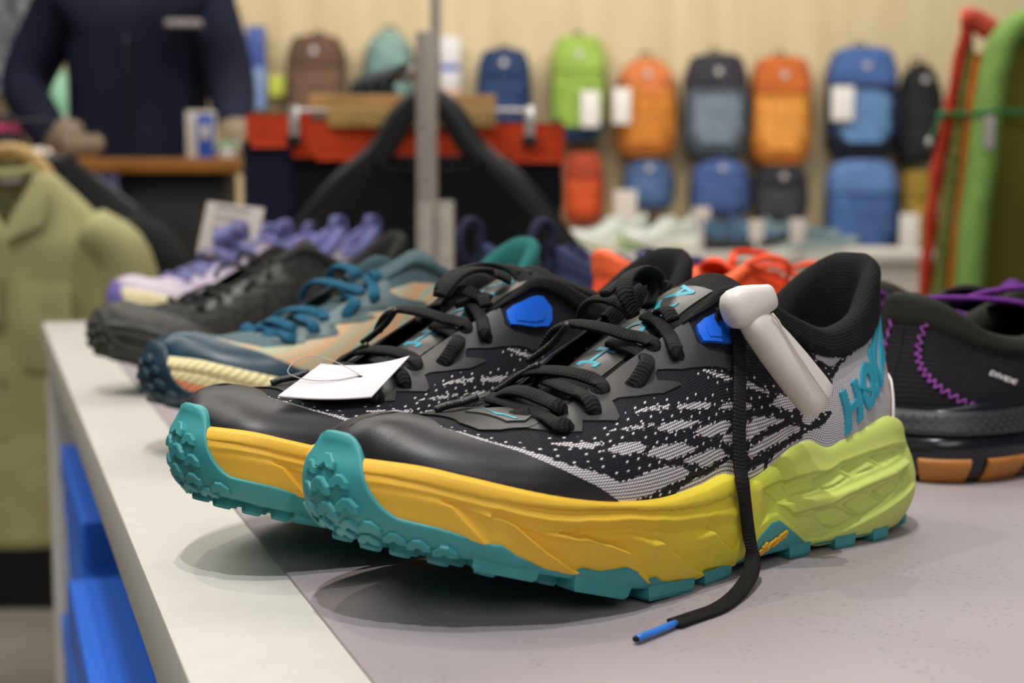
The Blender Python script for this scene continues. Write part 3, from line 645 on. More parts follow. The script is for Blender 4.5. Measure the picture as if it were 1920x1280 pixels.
    for pts in ([(182,-8,99),(184,-14,92),(188,-20,86),(190,-24,83)], [(199,-6,84),(203,-14,79),(207,-20,74),(209,-23,72)], [(229,-6,74),(234,-9,72),(240,-11,71),(244,-13,69.5)]):
        P = crv([(a_, b_*mir, c_) for a_, b_, c_ in pts], 16); Vv, F, al = sweep(P, (0, 0, 1), circ(1.5, 10)); K.put('lace_loop', Vv, F, M_CORD)
    # sole
    sf0, sf1 = s_lat(137.5), s_med(137.5)
    def wall(name, sarr, mat, disp, nv=58):
        n = len(sarr); v = np.linspace(0, 1, nv); S, V = np.meshgrid(sarr, v, indexing='ij'); P = midsole(S, V); x, y, nx, ny = LAST.at(S)
        d = disp(LAST.at(S)[0].ravel(), V.ravel()).reshape(S.shape); d = d*sstep(1, .965, V)+ -.8*sstep(.97, 1, V)
        N = np.stack([nx, ny, 0*nx], -1); P = P + N*d[..., None]
        inn = [P[:, -1]-N[:, -1]*i+np.array([0, 0, z]) for i, z in ((1.6, .5), (4, .4), (9, -.5), (16, -3))]
        low = [P[:, 0]-N[:, 0]*i+np.array([0, 0, z]) for i, z in ((18, 0), (7, -1.0))]
        P = np.concatenate([np.stack(low, 1), P, np.stack(inn, 1)], 1)
        for e in (0, -1):
            pass
        capA = P[:1]-N[:1, :1]*16; capB = P[-1:]-N[-1:, :1]*16
        P = np.concatenate([capA, P, capB], 0)
        return K.put(name, P, gf(n+2, P.shape[1], flip=True), mat)
    wall('forefoot_midsole', np.linspace(sf0, sf1, 760), M_FORE, fin_disp, 74)
    wall('heel_midsole', np.linspace(s_med(139.5)-1, s_lat(139.5), 520), M_HEEL, heel_disp, 70)
    # outsole
    s3 = np.linspace(0, 1, 420, endpoint=False); w = np.linspace(0, 1, 14); S, Wv = np.meshgrid(s3, w, indexing='ij'); P = outsole_fn(S, Wv)
    x, y, nx, ny = LAST.at(s3); N = np.stack([nx, ny, 0*nx], 1)
    P = np.concatenate([P, (P[:, -1]-N*1.2+[0, 0, .5])[:, None], (P[:, -1]-N*6)[:, None]], 1)
    base = P[:, 0]; rows = []
    for f in (.12, .45, .8, 1.0):
        q = base.copy(); q[:, 1] = base[:, 1]*(1-f); q[:, 0] = base[:, 0]-nx*6*min(1, f*3)*(np.abs(nx) > .6); q[:, 2] -= .4; rows.append(q)
    P = np.concatenate([np.stack(rows[::-1], 1), P], 1)
    os_ = K.put('outsole', P, gf(420, P.shape[1], True, False, flip=True), M_TEALR)
    chev = lug_mesh('lug_chevron', CHEV, 1.6, .80, M_TEALR); deep = lug_mesh('lug_deep', CHEV, 5.0, .8, M_TEALR); blk = lug_mesh('lug_block', BLOCK, 6.0, .84, M_TEALR)
    for d, z, sc in ((1,57,1),(-1,48.5,1.05),(9,51,.85),(12,43,.95),(-9,54,.8),(-11,46,.85),(2,40.5,1),(-10,38.5,.9),(11,36,.9),(-4,34.5,.9),(6,32.5,.9),(-16,33.5,.9),(20,36,.9),(17,31,.9),(-24,36,.9),(29,32.5,.9),(38,30.5,.9),(48,28.5,.9)):
        s0 = .5-d/SLEN; w0 = (z-(tab(LAST.at(s0)[0], LUGB)+4.2))/(z_wrap(s0)-(tab(LAST.at(s0)[0], LUGB)+4.2))
        p = outsole_fn(np.array([s0]), np.array([w0]))[0]; e = outsole_fn(np.array([s0, s0, s0+.004, s0-.004]), np.array([w0+.05, w0-.05, w0, w0]))
        nn = np.cross(e[0]-e[1], e[2]-e[3]); nn = nn if nn[0] > 0 else -nn
        put_lug(K, chev, p-nn/np.linalg.norm(nn)*.3, nn, e[0]-e[1], os_, sc)
    def under(x, y, me, sc=1.0, ang=0):
        z = float(tab(x, LUGB)); sl = float(tab(x+3, LUGB)-tab(x-3, LUGB))/6
        nn = np.array([sl, 0, -1.]); nn /= np.linalg.norm(nn); h = 6.0 if me is blk else 5.0
        put_lug(K, me, np.array([x, y, z])-nn*h, nn, (math.cos(ang), math.sin(ang), sl), os_, sc)
    for xa, xb in ((268,246),(232,207),(194,167),(158,141),(101,90),(73,62),(48,39)):
        for sd, f in ((1, s_lat), (-1, s_med)):
            xm = (xa+xb)/2; x, y, nx, ny = LAST.at(f(xm)); zl = float(tab(x, LUGB))
            X, Y, _, _ = mid_prof(np.array(f(xm)), np.array(zl+4)); sl = float(tab(xm+3, LUGB)-tab(xm-3, LUGB))/6
            me = lug_mesh('lug_side_%d' % round(abs(xa-xb)), [(-(xa-xb)/2, -6), ((xa-xb)/2, -6), ((xa-xb)/2+1, 6.5), (-(xa-xb)/2-1, 6.5)], 6.0, .86, M_TEALR)
            nn = np.array([sl, 0, -1.]); nn /= np.linalg.norm(nn)
            put_lug(K, me, np.array([float(X)-float(nx)*5.2, float(Y)-float(ny)*5.2, zl])-nn*6.0, nn, (float(nx), float(ny), 0), os_)
    for x, ys in ((284,(-16,2)),(277,(-27,-8,10)),(268,(-34,-16,2,20)),(257,(-26,-6,14,32)),(245,(-36,-16,6,26)),(233,(-26,-4,18,36)),(219,(-38,-14,10,34)),(203,(-26,0,26)),(186,(-36,-12,14,36)),(168,(-24,2,26)),(151,(-14,14)),(84,(-22,2,24)),(66,(-14,12)),(48,(-24,0,24)),(28,(-14,14)),(14,(0,26,-26))):
        for y in ys: under(x, y, deep, 1.0)
    sA, sB = s_lat(127.5), s_lat(109)
    def vib(q, t):
        u = q[:, 0]/19.; ss_ = sA+(sB-sA)*u; z = 4.2+u*7.4+q[:, 1]*.9
        X, Y, nx, ny = mid_prof(ss_, z); return np.stack([X+nx*(.9+t*.8), Y+ny*(.9+t*.8), z], 1)
    if mir > 0: K.text('sole_lettering', 'vibram', vib, M_YTEXT, 5.2, 1.0, os_, shear=.3)
    return root, K
M_TEALP2 = plain('heel_letter_teal', (48,152,176), .5, var=.06, bump=.3, bscale=1300, bdist=.0004)
# ------------------------------------------------------------ room shell
def wood_wall():
    N = NT('pale_ash_boards'); v = N.obj()
    st = N.n('ShaderNodeMapping', {'Vector': v, 'Scale': (1, 1, .06)}).outputs[0]
    g = N.noise(9, 5, st, .6); g2 = N.noise(60, 3, st)
    c = N.mix(N.ss(.3, .7, g), lin((196,176,136)), lin((214,196,160))); c = N.mix(N.ma('MULTIPLY', g2, .3), c, lin((180,156,114)))
    return N.done(c, .6, 0, .3)
WALLY = 7.0
def structure(o): return tag(o, kind='structure')
fl = structure(box('floor', (-6, -2, -.05), (6, WALLY+.1, 0), plain('shop_floor', (150,142,130), .5, var=.08, scale=6), bevel=0))
wb = structure(box('wall_back', (-6, WALLY, 0), (6, WALLY+.1, 3.2), wood_wall(), bevel=0))
# ------------------------------------------------------------ display table
TA = math.radians(19.87)
table = empty('display_table', (-.0985, .424, 0), TA)
tag(table, 'white display table with a lilac mat inlay carrying the shoes', 'table')
M_TW = plain('table_white', (198,196,188), .42, var=.02, scale=90, bump=.03)
M_TS = plain('table_side', (206,200,190), .5, var=.03)
def lilac():
    N = NT('lilac_mat'); v = N.obj(); f = N.noise(7, 3, v)
    c = N.mix(N.ss(.3, .7, f), lin((152,143,146)), lin((158,149,152)))
    m = N.n('ShaderNodeMapping', {'Vector': v, 'Scale': (150, 900, 1), 'Rotation': (0, 0, .30)}).outputs[0]
    vo = N.n('ShaderNodeTexVoronoi', {'Vector': m, 'Scale': 1.0}).outputs[0]
    sc = N.ma('MULTIPLY', N.ma('LESS_THAN', vo, .16), N.ma('GREATER_THAN', N.noise(22, 2, v), .53))
    c = N.mix(N.ma('MULTIPLY', sc, .8), c, lin((60,56,60)))
    N.bump(N.noise(900, 2, v), .08, .0003)
    return N.done(c, .52, 0, .4)
YB = 1.50
box('table_top', (0, -.9, TZ-.0345), (1.25, YB, TZ-.0015), M_TW, table, bevel=.0015)
box('inlay_mat', (.053, -.88, TZ-.004), (1.2, YB-.03, TZ), lilac(), table, bevel=.0006)
box('end_panel', (.004, YB-.05, 0), (1.24, YB-.004, TZ-.034), M_TS, table, bevel=.001)
box('end_panel', (.004, -.88, 0), (1.24, -.84, TZ-.034), M_TS, table, bevel=.001)
box('divider_panel', (.345, .50, .1), (1.24, .53, TZ-.034), M_TS, table, bevel=.001)
box('back_panel', (.62, -.84, .1), (.64, YB-.05, TZ-.034), M_TS, table, bevel=.001)
box('shelf', (.004, -.84, .27), (1.24, YB-.05, .30), M_TS, table, bevel=.001)
# ------------------------------------------------------------ the pair of shoes in front
PHI = math.radians(39)
fs, FK = trail_shoe((.169, .669, TZ), math.pi+PHI, 1, LACES, 'black and grey knit running shoe with security tag and loose lace on lilac mat')
RL = {k: [[x, -y, z] for x, y, z in p] for k, p in LACES.items() if k[0] not in 'ih'}
RL.update(REAR)
rs, RK = trail_shoe((.0942, .7499, TZ), math.pi+PHI, -1, RL, 'black and grey knit running shoe with white price tag, behind its tagged mate')
# loose lace of the tagged shoe, hanging over the sole onto the mat
P = np.array(LOOSE); P[-7] = (137.5, 50, 10.5); P[-6] = (142.5, 54, 5.6)
Pn = crv(P, 150)
nr = np.tile(np.array([.1, 1.0, .25]), (150, 1)); w = sstep(20, 6, Pn[:, 2])[:, None]
nr = nr*(1-w) + np.array([-.1, .15, 1.])*w
FK.ribbon('loose_lace', P, 6.4, 2.4, M_LACE, nrm=nr, n=150)
A = crv(AGLET, 10); Vv, F, al = sweep(A, (0, 0, 1), circ(1.45, 12, 1.25))
ag = FK.put('aglet', Vv, [f[::-1] for f in F], plain('blue_aglet', (52,122,214), .22, var=.1))
T_ = np.array(AGLET[-1]) ; d_ = (np.array(AGLET[-1])-np.array(AGLET[-2])); d_ = d_/np.linalg.norm(d_)
Vv, F, al = sweep(np.array([T_-d_*.2, T_+d_*.9]), (0, 0, 1), circ(1.15, 10, 1.0)); FK.put('lace_tip', Vv, [f[::-1] for f in F], M_LACE, ag)
# ------------------------------------------------------------ security tag on the front shoe
M_SEC = plain('tag_plastic', (220,214,208), .38, var=.03, bump=.05, bscale=1500)
def loc2w(p): 
    c, s_ = math.cos(PHI), math.sin(PHI); x, y, z = [q*.001 for q in p]
    return np.array([.169-c*x+s_*y, .669-s_*x-c*y, TZ+z])
sec = empty('security_tag', loc2w((118, 46, 88))); tag(sec, 'white plastic bottle-shaped security tag clipped to the front shoe', 'security tag')
base = np.array(sec.location)
def secpart(name, pts, prof_t, mat, parent, up):
    n = len(prof_t); t = np.array([q[0] for q in prof_t]); P = np.array([pts[0]+(pts[1]-pts[0])*k for k in t])
    a = np.linspace(0, 2*math.pi, 28, endpoint=False); ca, sa = np.cos(a), np.sin(a)
    pr = np.array([np.c_[np.sign(ca)*np.abs(ca)**.75*q[1], np.sign(sa)*np.abs(sa)**.8*q[2]] for q in prof_t])*.001
    V, F, al = sweep(P-base, up, pr); return mesh(name, V, [f[::-1] for f in F], mat, parent)
up_ = loc2w((0, 1, .25))-loc2w((0, 0, 0))
body = secpart('tag_body', [loc2w((133.5, 43, 103)), loc2w((102.5, 54, 66.5))], [(0,4.5,4),(.04,6.2,5.2),(.12,7.0,5.8),(.2,7.2,6),(.35,8.0,6.4),(.6,8.6,6.6),(.85,8.8,6.6),(.94,8.7,6.4),(.975,7.9,5.6),(1,6.2,4)], M_SEC, sec, up_)
cap = secpart('tag_cap', [loc2w((142.5, 38.5, 104)), loc2w((122.5, 44.5, 110))], [(0,3,3),(.03,5,4.6),(.10,6.9,6.2),(.22,8.0,7.1),(.42,8.2,7.2),(.66,7.0,6.4),(.88,5.6,5.4),(.96,5.2,5.0),(.985,4.8,4.6),(1,3.9,3.8)], M_SEC, sec, up_)
ang = np.linspace(-.1, 1, 22); ax0, ax1 = loc2w((129, 46, 97)), loc2w((104.5, 55, 70)); sidev = np.cross((ax1-ax0)/np.linalg.norm(ax1-ax0), up_/np.linalg.norm(up_))
seam = [ax0+(ax1-ax0)*t + up_/np.linalg.norm(up_)*(.0058+.0004*math.sin(t*3)) - sidev*(.0042-.0075*math.sin(max(0, t)**.8*1.2)) - base for t in ang]
V, F, al = sweep(np.array(seam), up_, circ(.0005, 6)); mesh('seam_ridge', V, F, M_SEC, body)
# ------------------------------------------------------------ price tag on the rear shoe
cBL, cBR, cTR, cTL = np.array([-.0931,.5616,.0712]), np.array([-.0572,.576,.0690]), np.array([-.0434,.5999,.0790]), np.array([-.0808,.5985,.0800])
def card(u, v, o=0):
    q = (1-u)*(1-v)*cBL+u*(1-v)*cBR+u*v*cTR+(1-u)*v*cTL; q = q+np.array([0, 0, .0035*(u*(1-u))*-1.2+.0035*u*u*v*1.2+o-.0013]); return q+[0, 0, TZ]
pt = empty('price_tag', card(.5, .5)); tag(pt, 'blank white card price tag on a thin loop, lying on the rear shoe', 'price tag'); pb = np.array(pt.location)
U_ = np.linspace(0, 1, 14)
top = np.array([card(u, v, .0003)-pb for u in U_ for v in U_]); bot = np.array([card(u, v, -.0002)-pb for u in U_ for v in U_]); n_ = 14
F = gf(14, 14).tolist(); F2 = [[i+196 for i in f[::-1]] for f in F]
rim = [i*14 for i in range(14)]+[13*14+j for j in range(1, 14)]+[i*14+13 for i in range(12, -1, -1)]+[j for j in range(12, 0, -1)]
F3 = [[rim[i], rim[(i+1) % len(rim)], rim[(i+1) % len(rim)]+196, rim[i]+196] for i in range(len(rim))]
mesh('card', np.vstack([top, bot]), F+F2+F3, plain('white_card', (214,210,214), .6, var=.015), pt, smooth=False)
hole = card(.60, .62, .0006)
a = np.linspace(0, 2*math.pi, 12, endpoint=False); hv = [hole-pb+np.array([.0011*math.cos(t), .0009*math.sin(t), 0]) for t in a]
mesh('punched_hole', hv+[v-np.array([0, 0, .0004]) for v in hv], [list(range(12))]+[[i, 12+i, 12+(i+1) % 12, (i+1) % 12] for i in range(12)], plain('hole_dark', (22,20,20), .8), pt)
st = [card(.60,.62,.0008), card(.42,.72,.003), card(.2,.80,.005), card(.0,.80,.006), card(-.12,.62,.005), card(-.10,.44,.003), card(.12,.42,.0015), card(.38,.5,.0008), card(.60,.62,.0006)]
tube('loop_string', [p-pb for p in st], .00022, plain('clear_string', (190,186,180), .3), pt, 6, 70)
# ------------------------------------------------------------ the other shoes on the table
def side_mat(name, top_c, low_c, split=.45, rough=.6):
    N = NT(name); a = N.n('ShaderNodeAttribute', attribute_name='kuv'); sx = N.n('ShaderNodeSeparateXYZ', {0: a.outputs['Vector']}).outputs
    f = N.ss(split-.02, split+.02, N.ma('ADD', sx[1], N.ma('MULTIPLY', N.ma('SINE', N.ma('MULTIPLY', sx[0], .12)), .03)))
    N.bump(N.ma('SINE', N.ma('MULTIPLY', N.ma('ADD', sx[0], N.ma('MULTIPLY', sx[1], 22.)), 1.25)), .35, .002)
    return N.done(N.mix(f, lin(low_c), lin(top_c)), rough)
def basic_shoe(name, loc, heading, mir, label, group, m, k=1.0, zs=1.0, keys='abcdefgh', lugs=True, lw=5.2, patches=(), lo=False, cap=True, stay=True):
    root = empty(name, loc, heading); K = Kit(root, mir, k, zs); tag(root, label, 'shoe', group)
    nS, nV = (120, 20) if lo else (300, 44)
    s = np.linspace(0, 1, nS, endpoint=False); v = np.linspace(-.05, 1, nV); S, V = np.meshgrid(s, v, indexing='ij'); P = upper(S, V)
    se = np.where(S <= .5, S, 1-S); q = np.c_[(se*SLEN).ravel(), (V*VLEN).ravel()]; dist = np.full(len(q), 30.)
    for pl in patches: dist = np.minimum(dist, sdf(q, np.array(pl)*[SLEN, VLEN]))
    K.put('upper', P, gf(nS, nV, True, False, flip=True), m['upper'], kuv=np.c_[q, dist])
    if cap:
        lat = [[a, b] for a, b in TOECAP]; c = [[.34, -.02]]+lat[::-1]+[[1-a, b] for a, b in lat]+[[.66, -.02]]+[[a, -.02] for a in np.linspace(.65, .35, 16)]
        K.patch('toe_cap', upper, c, .9, m['cap'], spc=5 if lo else 3.2, skirt=1.2)
    if stay:
        for f in (lambda p: p, both): K.patch('eyestay', upper, f(STAY), .7, m['stay'], spc=5 if lo else 3.2)
    ng = 60 if lo else 130
    sg = np.linspace(-.53, .53, ng); ss = np.where(sg < 0, 1+sg/2, sg/2); g = np.abs(sg)
    vc = lerp(g, [(0,.78),(.12,.78),(.225,.84),(.357,.86),(.46,.955),(.53,.985)]); b = tab(g, [(0,1.6),(.1,2.2),(.25,3.4),(.35,2.8),(.45,2.2),(.53,1.2)])[:, None]; th = tab(g, [(0,8),(.25,9.5),(.38,8),(.48,5),(.53,3)])[:, None]
    U = lambda vv: upper(ss, np.broadcast_to(vv, ss.shape)); Nn = snorm(upper, ss, np.full(ss.shape, .9)); Z = np.array([0, 0, 1.]); T = U(1.0)
    ctr = np.stack([np.clip(T[:, 0], 40, 118), 0*T[:, 0], T[:, 2]], 1); inw = ctr-T; inw[:, 2] = 0; inw /= np.linalg.norm(inw, axis=1)[:, None]+1e-6
    prof = np.array([U(vc)+Nn*.1, U(vc+.04)+Nn*b*.7, U(vc+.4*(1-vc))+Nn*b*1.05, U(vc+.7*(1-vc))+Nn*b, T+Nn*b*.6+Z*b*.5, T+inw*th*.35+Z*th*.42, T+inw*th*.85+Z*th*.05, T+inw*(th+1)-Z*7, U(.62)+inw*(th+1.5), U(.08)+inw*(th+4)])
    nr = 14 if lo else 24; R = np.array([crv(prof[:, i], nr) for i in range(ng)])
    K.put('collar', R, gf(ng, nr, flip=True), m['collar'], kuv=np.stack([np.repeat(sg[:, None]*SLEN/2, nr, 1), np.repeat(np.arange(nr)[None]*1.5, ng, 0), np.full((ng, nr), 30.)], -1).reshape(-1, 3))
    n2 = 60; s2 = np.linspace(0, 1, n2, endpoint=False); x, y, nx, ny = LAST.at(s2); zz = tab(x, MTOP)-3; ring = np.stack([x-nx*9, y-ny*9, zz], 1); rin = np.stack([(x-nx*9)*.85+20, (y-ny*9)*.3, zz-1.5], 1)
    K.put('insole', np.vstack([ring, rin]), [(i, (i+1) % n2, n2+(i+1) % n2, n2+i) for i in range(n2)]+[tuple(range(n2, 2*n2))], M_INS)
    cx = crv([(231,67.5),(206,72.5),(180,84),(155,96),(135,106.5),(118,114),(108,120)], 26); hw = tab(np.linspace(0, 1, 26), [(0,8),(.2,17),(.5,24),(.8,27),(1,21)]); bb = np.linspace(-1, 1, 11)
    tp = np.stack([np.repeat(cx[:, :1], 11, 1), hw[:, None]*bb[None], cx[:, 1:]-2.5-6.5*bb[None]**2], -1); bt = tp-np.array([1.6, 0, 3.4])
    tv = np.concatenate([tp, bt[:, ::-1]], 1); K.put('tongue', tv, gf(26, 22, False, True).tolist()+[list(range(22)), list(range(25*22, 26*22))[::-1]], m['tongue'], kuv=np.stack([tv[..., 0], tv[..., 1], 0*tv[..., 0]+30], -1).reshape(-1, 3))
    for kk, pts in LACES.items():
        if kk[0] in keys: K.ribbon('lace', pts, lw, 2.8, m['lace'], n=None if not lo else 8)
    nw = 130 if lo else 300; nv = 14 if lo else 30
    s3 = np.linspace(0, 1, nw, endpoint=False); v = np.linspace(0, 1, nv); S, V = np.meshgrid(s3, v, indexing='ij'); P = midsole(S, V); x, y, nx, ny = LAST.at(S); N = np.stack([nx, ny, 0*nx], -1)
    P = P+N*(-1.2*np.exp(-((V-.62)/.06)**2)+.5*np.exp(-((V-.8)/.1)**2))[..., None]*sstep(0, .3, V)[..., None]
    P = np.concatenate([(P[:, 0]-N[:, 0]*15-[0, 0, 1])[:, None], (P[:, 0]-N[:, 0]*1.6-[0, 0, 3])[:, None], P, (P[:, -1]-N[:, -1]*2+[0, 0, .5])[:, None], (P[:, -1]-N[:, -1]*14)[:, None]], 1)
    kv = np.stack([np.repeat((s3*SLEN)[:, None], nv+4, 1), np.repeat(np.r_[0, 0, v, 1, 1][None], nw, 0), np.full((nw, nv+4), 30.)], -1)
    K.put('midsole', P, gf(nw, nv+4, True, False, flip=True), m['mid'], kuv=kv.reshape(-1, 3))
    w = np.linspace(0, 1, 8); S, Wv = np.meshgrid(s3, w, indexing='ij'); P = outsole_fn(S, Wv); x, y, nx, ny = LAST.at(s3); N = np.stack([nx, ny, 0*nx], 1)
    P = np.concatenate([P, (P[:, -1]-N*1.2+[0, 0, .5])[:, None], (P[:, -1]-N*6)[:, None]], 1); bs = P[:, 0]; rows = []
    for f in (1.0, .5, .12):
        qq = bs.copy(); qq[:, 1] = bs[:, 1]*(1-f); qq[:, 2] -= .4; rows.append(qq)
    P = np.concatenate([np.stack(rows, 1), P], 1); os_ = K.put('outsole', P, gf(nw, P.shape[1], True, False, flip=True), m['out'])
    if lugs:
        nm = m['lug'].name
        chev = lug_mesh('lug_chevron_'+nm, CHEV, 2.2, .8, m['lug']); sidem = lug_mesh('lug_side_'+nm, [(-10, -6), (10, -6), (11, 6.5), (-11, 6.5)], 6.0, .86, m['lug'])
        for d, z, sc in ((1,57,1),(-1,48.5,1.05),(9,51,.85),(12,43,.95),(-9,54,.8),(-11,46,.85),(2,40.5,1),(11,36.5,.9),(20,37,.9),(-20,38,.9)):
            s0 = .5-d/SLEN; z0 = tab(LAST.at(s0)[0], LUGB)+4.2; w0 = (z-z0)/(z_wrap(s0)-z0); p = outsole_fn(np.array([s0]), np.array([w0]))[0]
            e = outsole_fn(np.array([s0, s0, s0+.004, s0-.004]), np.array([w0+.05, w0-.05, w0, w0])); nn = np.cross(e[0]-e[1], e[2]-e[3]); nn = nn if nn[0] > 0 else -nn
            put_lug(K, chev, p-nn/np.linalg.norm(nn)*.3, nn, e[0]-e[1], os_, sc)
        for xm in (285, 262, 236, 212, 186, 160, 98, 74, 50, 26):
            for f in (s_lat, s_med):
                x, y, nx, ny = LAST.at(f(xm)); zl = float(tab(x, LUGB)); X, Y, _, _ = mid_prof(np.array(f(xm)), np.array(zl+4)); sl = float(tab(xm+3, LUGB)-tab(xm-3, LUGB))/6
                nn = np.array([sl, 0, -1.]); nn /= np.linalg.norm(nn); put_lug(K, sidem, np.array([float(X)-float(nx)*5.2, float(Y)-float(ny)*5.2, zl])-nn*6.0/1, nn, (float(nx), float(ny), 0), os_)
    return root, K, os_
HD = math.pi+PHI
def zigstripe(name, base, c1, c2, c3):
    N = NT(name); a = N.n('ShaderNodeAttribute', attribute_name='kuv'); sx = N.n('ShaderNodeSeparateXYZ', {0: a.outputs['Vector']}).outputs
    t = N.ma('ADD', N.ma('MULTIPLY', sx[0], .75), N.ma('MULTIPLY', sx[1], 1.1))
    f = N.ma('FRACT', N.ma('DIVIDE', t, 1.9)); i = N.ma('FLOOR', N.ma('DIVIDE', t, 1.9)); r = N.n('ShaderNodeTexWhiteNoise', {'W': i}, noise_dimensions='1D').outputs[0]
    c = N.mix(N.ma('GREATER_THAN', r, .6), lin(c1), lin(c2)); c = N.mix(N.ma('GREATER_THAN', f, .55), c, lin(c3))
    c = N.mix(N.ma('LESS_THAN', sx[2], 0.), lin(base), c)
    N.bump(N.ma('ADD', f, N.noise(800, 2, N.obj())), .3, .001)
    return N.done(c, .75)
def two_tone(name, a_, b_, lim):
    N = NT(name); a = N.n('ShaderNodeAttribute', attribute_name='kuv'); sx = N.n('ShaderNodeSeparateXYZ', {0: a.outputs['Vector']}).outputs
    N.bump(N.noise(900, 2, N.obj()), .3, .001)
    return N.done(N.mix(N.ss(lim-4, lim+4, N.ma('ABSOLUTE', sx[0])), lin(a_), lin(b_)), .85, 0, .3)
STRIPES = [[[.46,.80],[.40,.52],[.36,.62],[.33,.56],[.335,.80],[.30,.70],[.27,.62],[.275,.86],[.22,.80],[.18,.84],[.18,-.1],[.34,-.1],[.40,.36],[.44,.60]]]
mt = dict(upper=zigstripe('striped_knit', (74,98,104), (226,166,116), (112,196,178), (188,178,150)), cap=plain('teal_bumper', (26,58,76), .38, bump=.2, bscale=900), stay=plain('slate_film', (78,98,102), .5),
          collar=two_tone('green_lining', (30,100,98), (58,82,88), 66), tongue=fabric('slate_tongue', (62,84,88)), lace=lace_mat('petrol_lace', (10,62,88), (26,104,136)), mid=side_mat('cream_coral_midsole', (234,222,168), (238,150,104), .34),
          out=plain('navy_rubber', (26,52,68), .45), lug=plain('navy_lug_rubber', (30,58,74), .42))
basic_shoe('running_shoe', (.169-.148, .669+.339, TZ), HD, 1, 'teal running shoe with peach and mint striped knit and cream midsole', None, mt, patches=STRIPES, keys='abcdefgh', lw=7.0)
mb = dict(upper=fabric('charcoal_mesh', (44,44,42), var=.5, scale=160), cap=plain('charcoal_bumper', (58,57,52), .6, var=.3, scale=150, bump=.5, bscale=300, bdist=.002), stay=plain('charcoal_film', (50,50,47), .45, var=.4, scale=200), collar=fabric('charcoal_lining', (34,33,30)),
          tongue=fabric('charcoal_tongue', (30,30,29)), lace=lace_mat('charcoal_lace', (16,16,16), (48,47,44)), mid=plain('black_midsole', (44,44,42), .5, var=.3, scale=120), out=plain('charcoal_rubber', (50,50,46), .55), lug=plain('charcoal_lug', (60,59,54), .5))
basic_shoe('running_shoe', (.169-.2607, .669+.615, TZ), HD, 1, 'plain charcoal running shoe with chunky rubber toe, between the teal and lavender shoes', None, mb, lw=4.6)
ml = dict(upper=fabric('pale_lilac_mesh', (184,172,186), var=.06), cap=plain('pale_lilac_toe', (190,178,190), .6, var=.04), stay=plain('lilac_film', (180,170,186), .5), collar=fabric('lavender_lining', (112,112,164)), tongue=fabric('lavender_tongue', (120,116,178)),
          lace=lace_mat('lavender_lace', (84,84,134), (140,140,190)), mid=side_mat('cream_midsole', (238,228,178), (232,222,190), .2), out=plain('lavender_rubber', (112,102,168), .5), lug=plain('lavender_lug', (116,106,170), .5))
LV = []
for (dx, dy, lb) in ((-.369, 1.05, 'pale lilac running shoe with purple laces and a grey price card'), (-.344, 1.21, 'pale lilac running shoe with purple laces, further along the table back edge')):
    r_, k_, o_ = basic_shoe('running_shoe', (.169+dx, .669+dy, TZ), HD, 1, lb, 'lilac running shoes', ml, lugs=False, keys='abcdefghi', lw=9.0)
    for pts in ([(150,18,98),(158,34,104),(150,40,96),(140,24,100)], [(170,10,96),(182,30,98),(178,38,90),(165,20,92)], [(140,-4,112),(160,4,124),(178,10,116),(168,14,104)], [(120,0,112),(112,8,126),(104,4,122),(116,-2,110)], [(158,16,104),(166,22,122),(152,26,128),(144,18,110)], [(172,14,96),(184,20,112),(170,26,118),(160,18,102)]):
        k_.ribbon('lace', pts, 9, 4, ml['lace'])
    k_.put('pull_tab', sweep(crv([(12,0,104),(4,0,118),(6,0,132),(16,0,134),(20,0,120)], 20), (0, 1, 0), circ(2.0, 8, 9))[0], sweep(crv([(12,0,104),(4,0,118),(6,0,132),(16,0,134),(20,0,120)], 20), (0, 1, 0), circ(2.0, 8, 9))[1], ml['collar'])
# grey price card propped in the lilac shoe
pc = empty('price_card', (-.326, 1.640, TZ+.108)); tag(pc, 'grey price card standing up in the pale lilac shoe', 'price card')
o = box('card', (-.034, -.0006, -.020), (.034, .0006, .044), plain('card_grey', (176,168,160), .6, var=.03), pc, bevel=.0003); o.rotation_euler = (-.35, .12, -.1)
for k in range(3):
    o2 = box('printed_line', (-.022, -.0009, .035-.012*k), (.018-.006*k, -.0006, .040-.012*k), plain('print_grey', (120,114,110), .7), o, bevel=0)
# shoes on the far side of the table, heels towards the camera
HR = math.radians(33)
md = dict(upper=knit('night_mesh', (14,13,16), (38,35,44), (76,70,84), (24,22,28), 3.2, 3.4, .8, .5, seed=5), cap=plain('black_overlay', (22,21,20), .5), stay=plain('black_stay', (22,21,20), .5), collar=fabric('olive_black_lining', (40,40,34)), tongue=fabric('black_tongue', (18,18,18)),
          lace=lace_mat('purple_lace', (66,22,92), (130,56,160)), mid=plain('glossy_black_midsole', (24,27,32), .22, var=.15), out=plain('gum_rubber', (188,122,52), .5, var=.1), lug=plain('gum_lug', (180,116,50), .5))
dr, DK, dos = basic_shoe('running_shoe', (.200, .756, TZ), HR, -1, 'black running shoe with purple zigzag stitching and gum outsole', 'black shoes with purple laces', md, zs=.80, keys='efghi', lw=4.6, lugs=False)
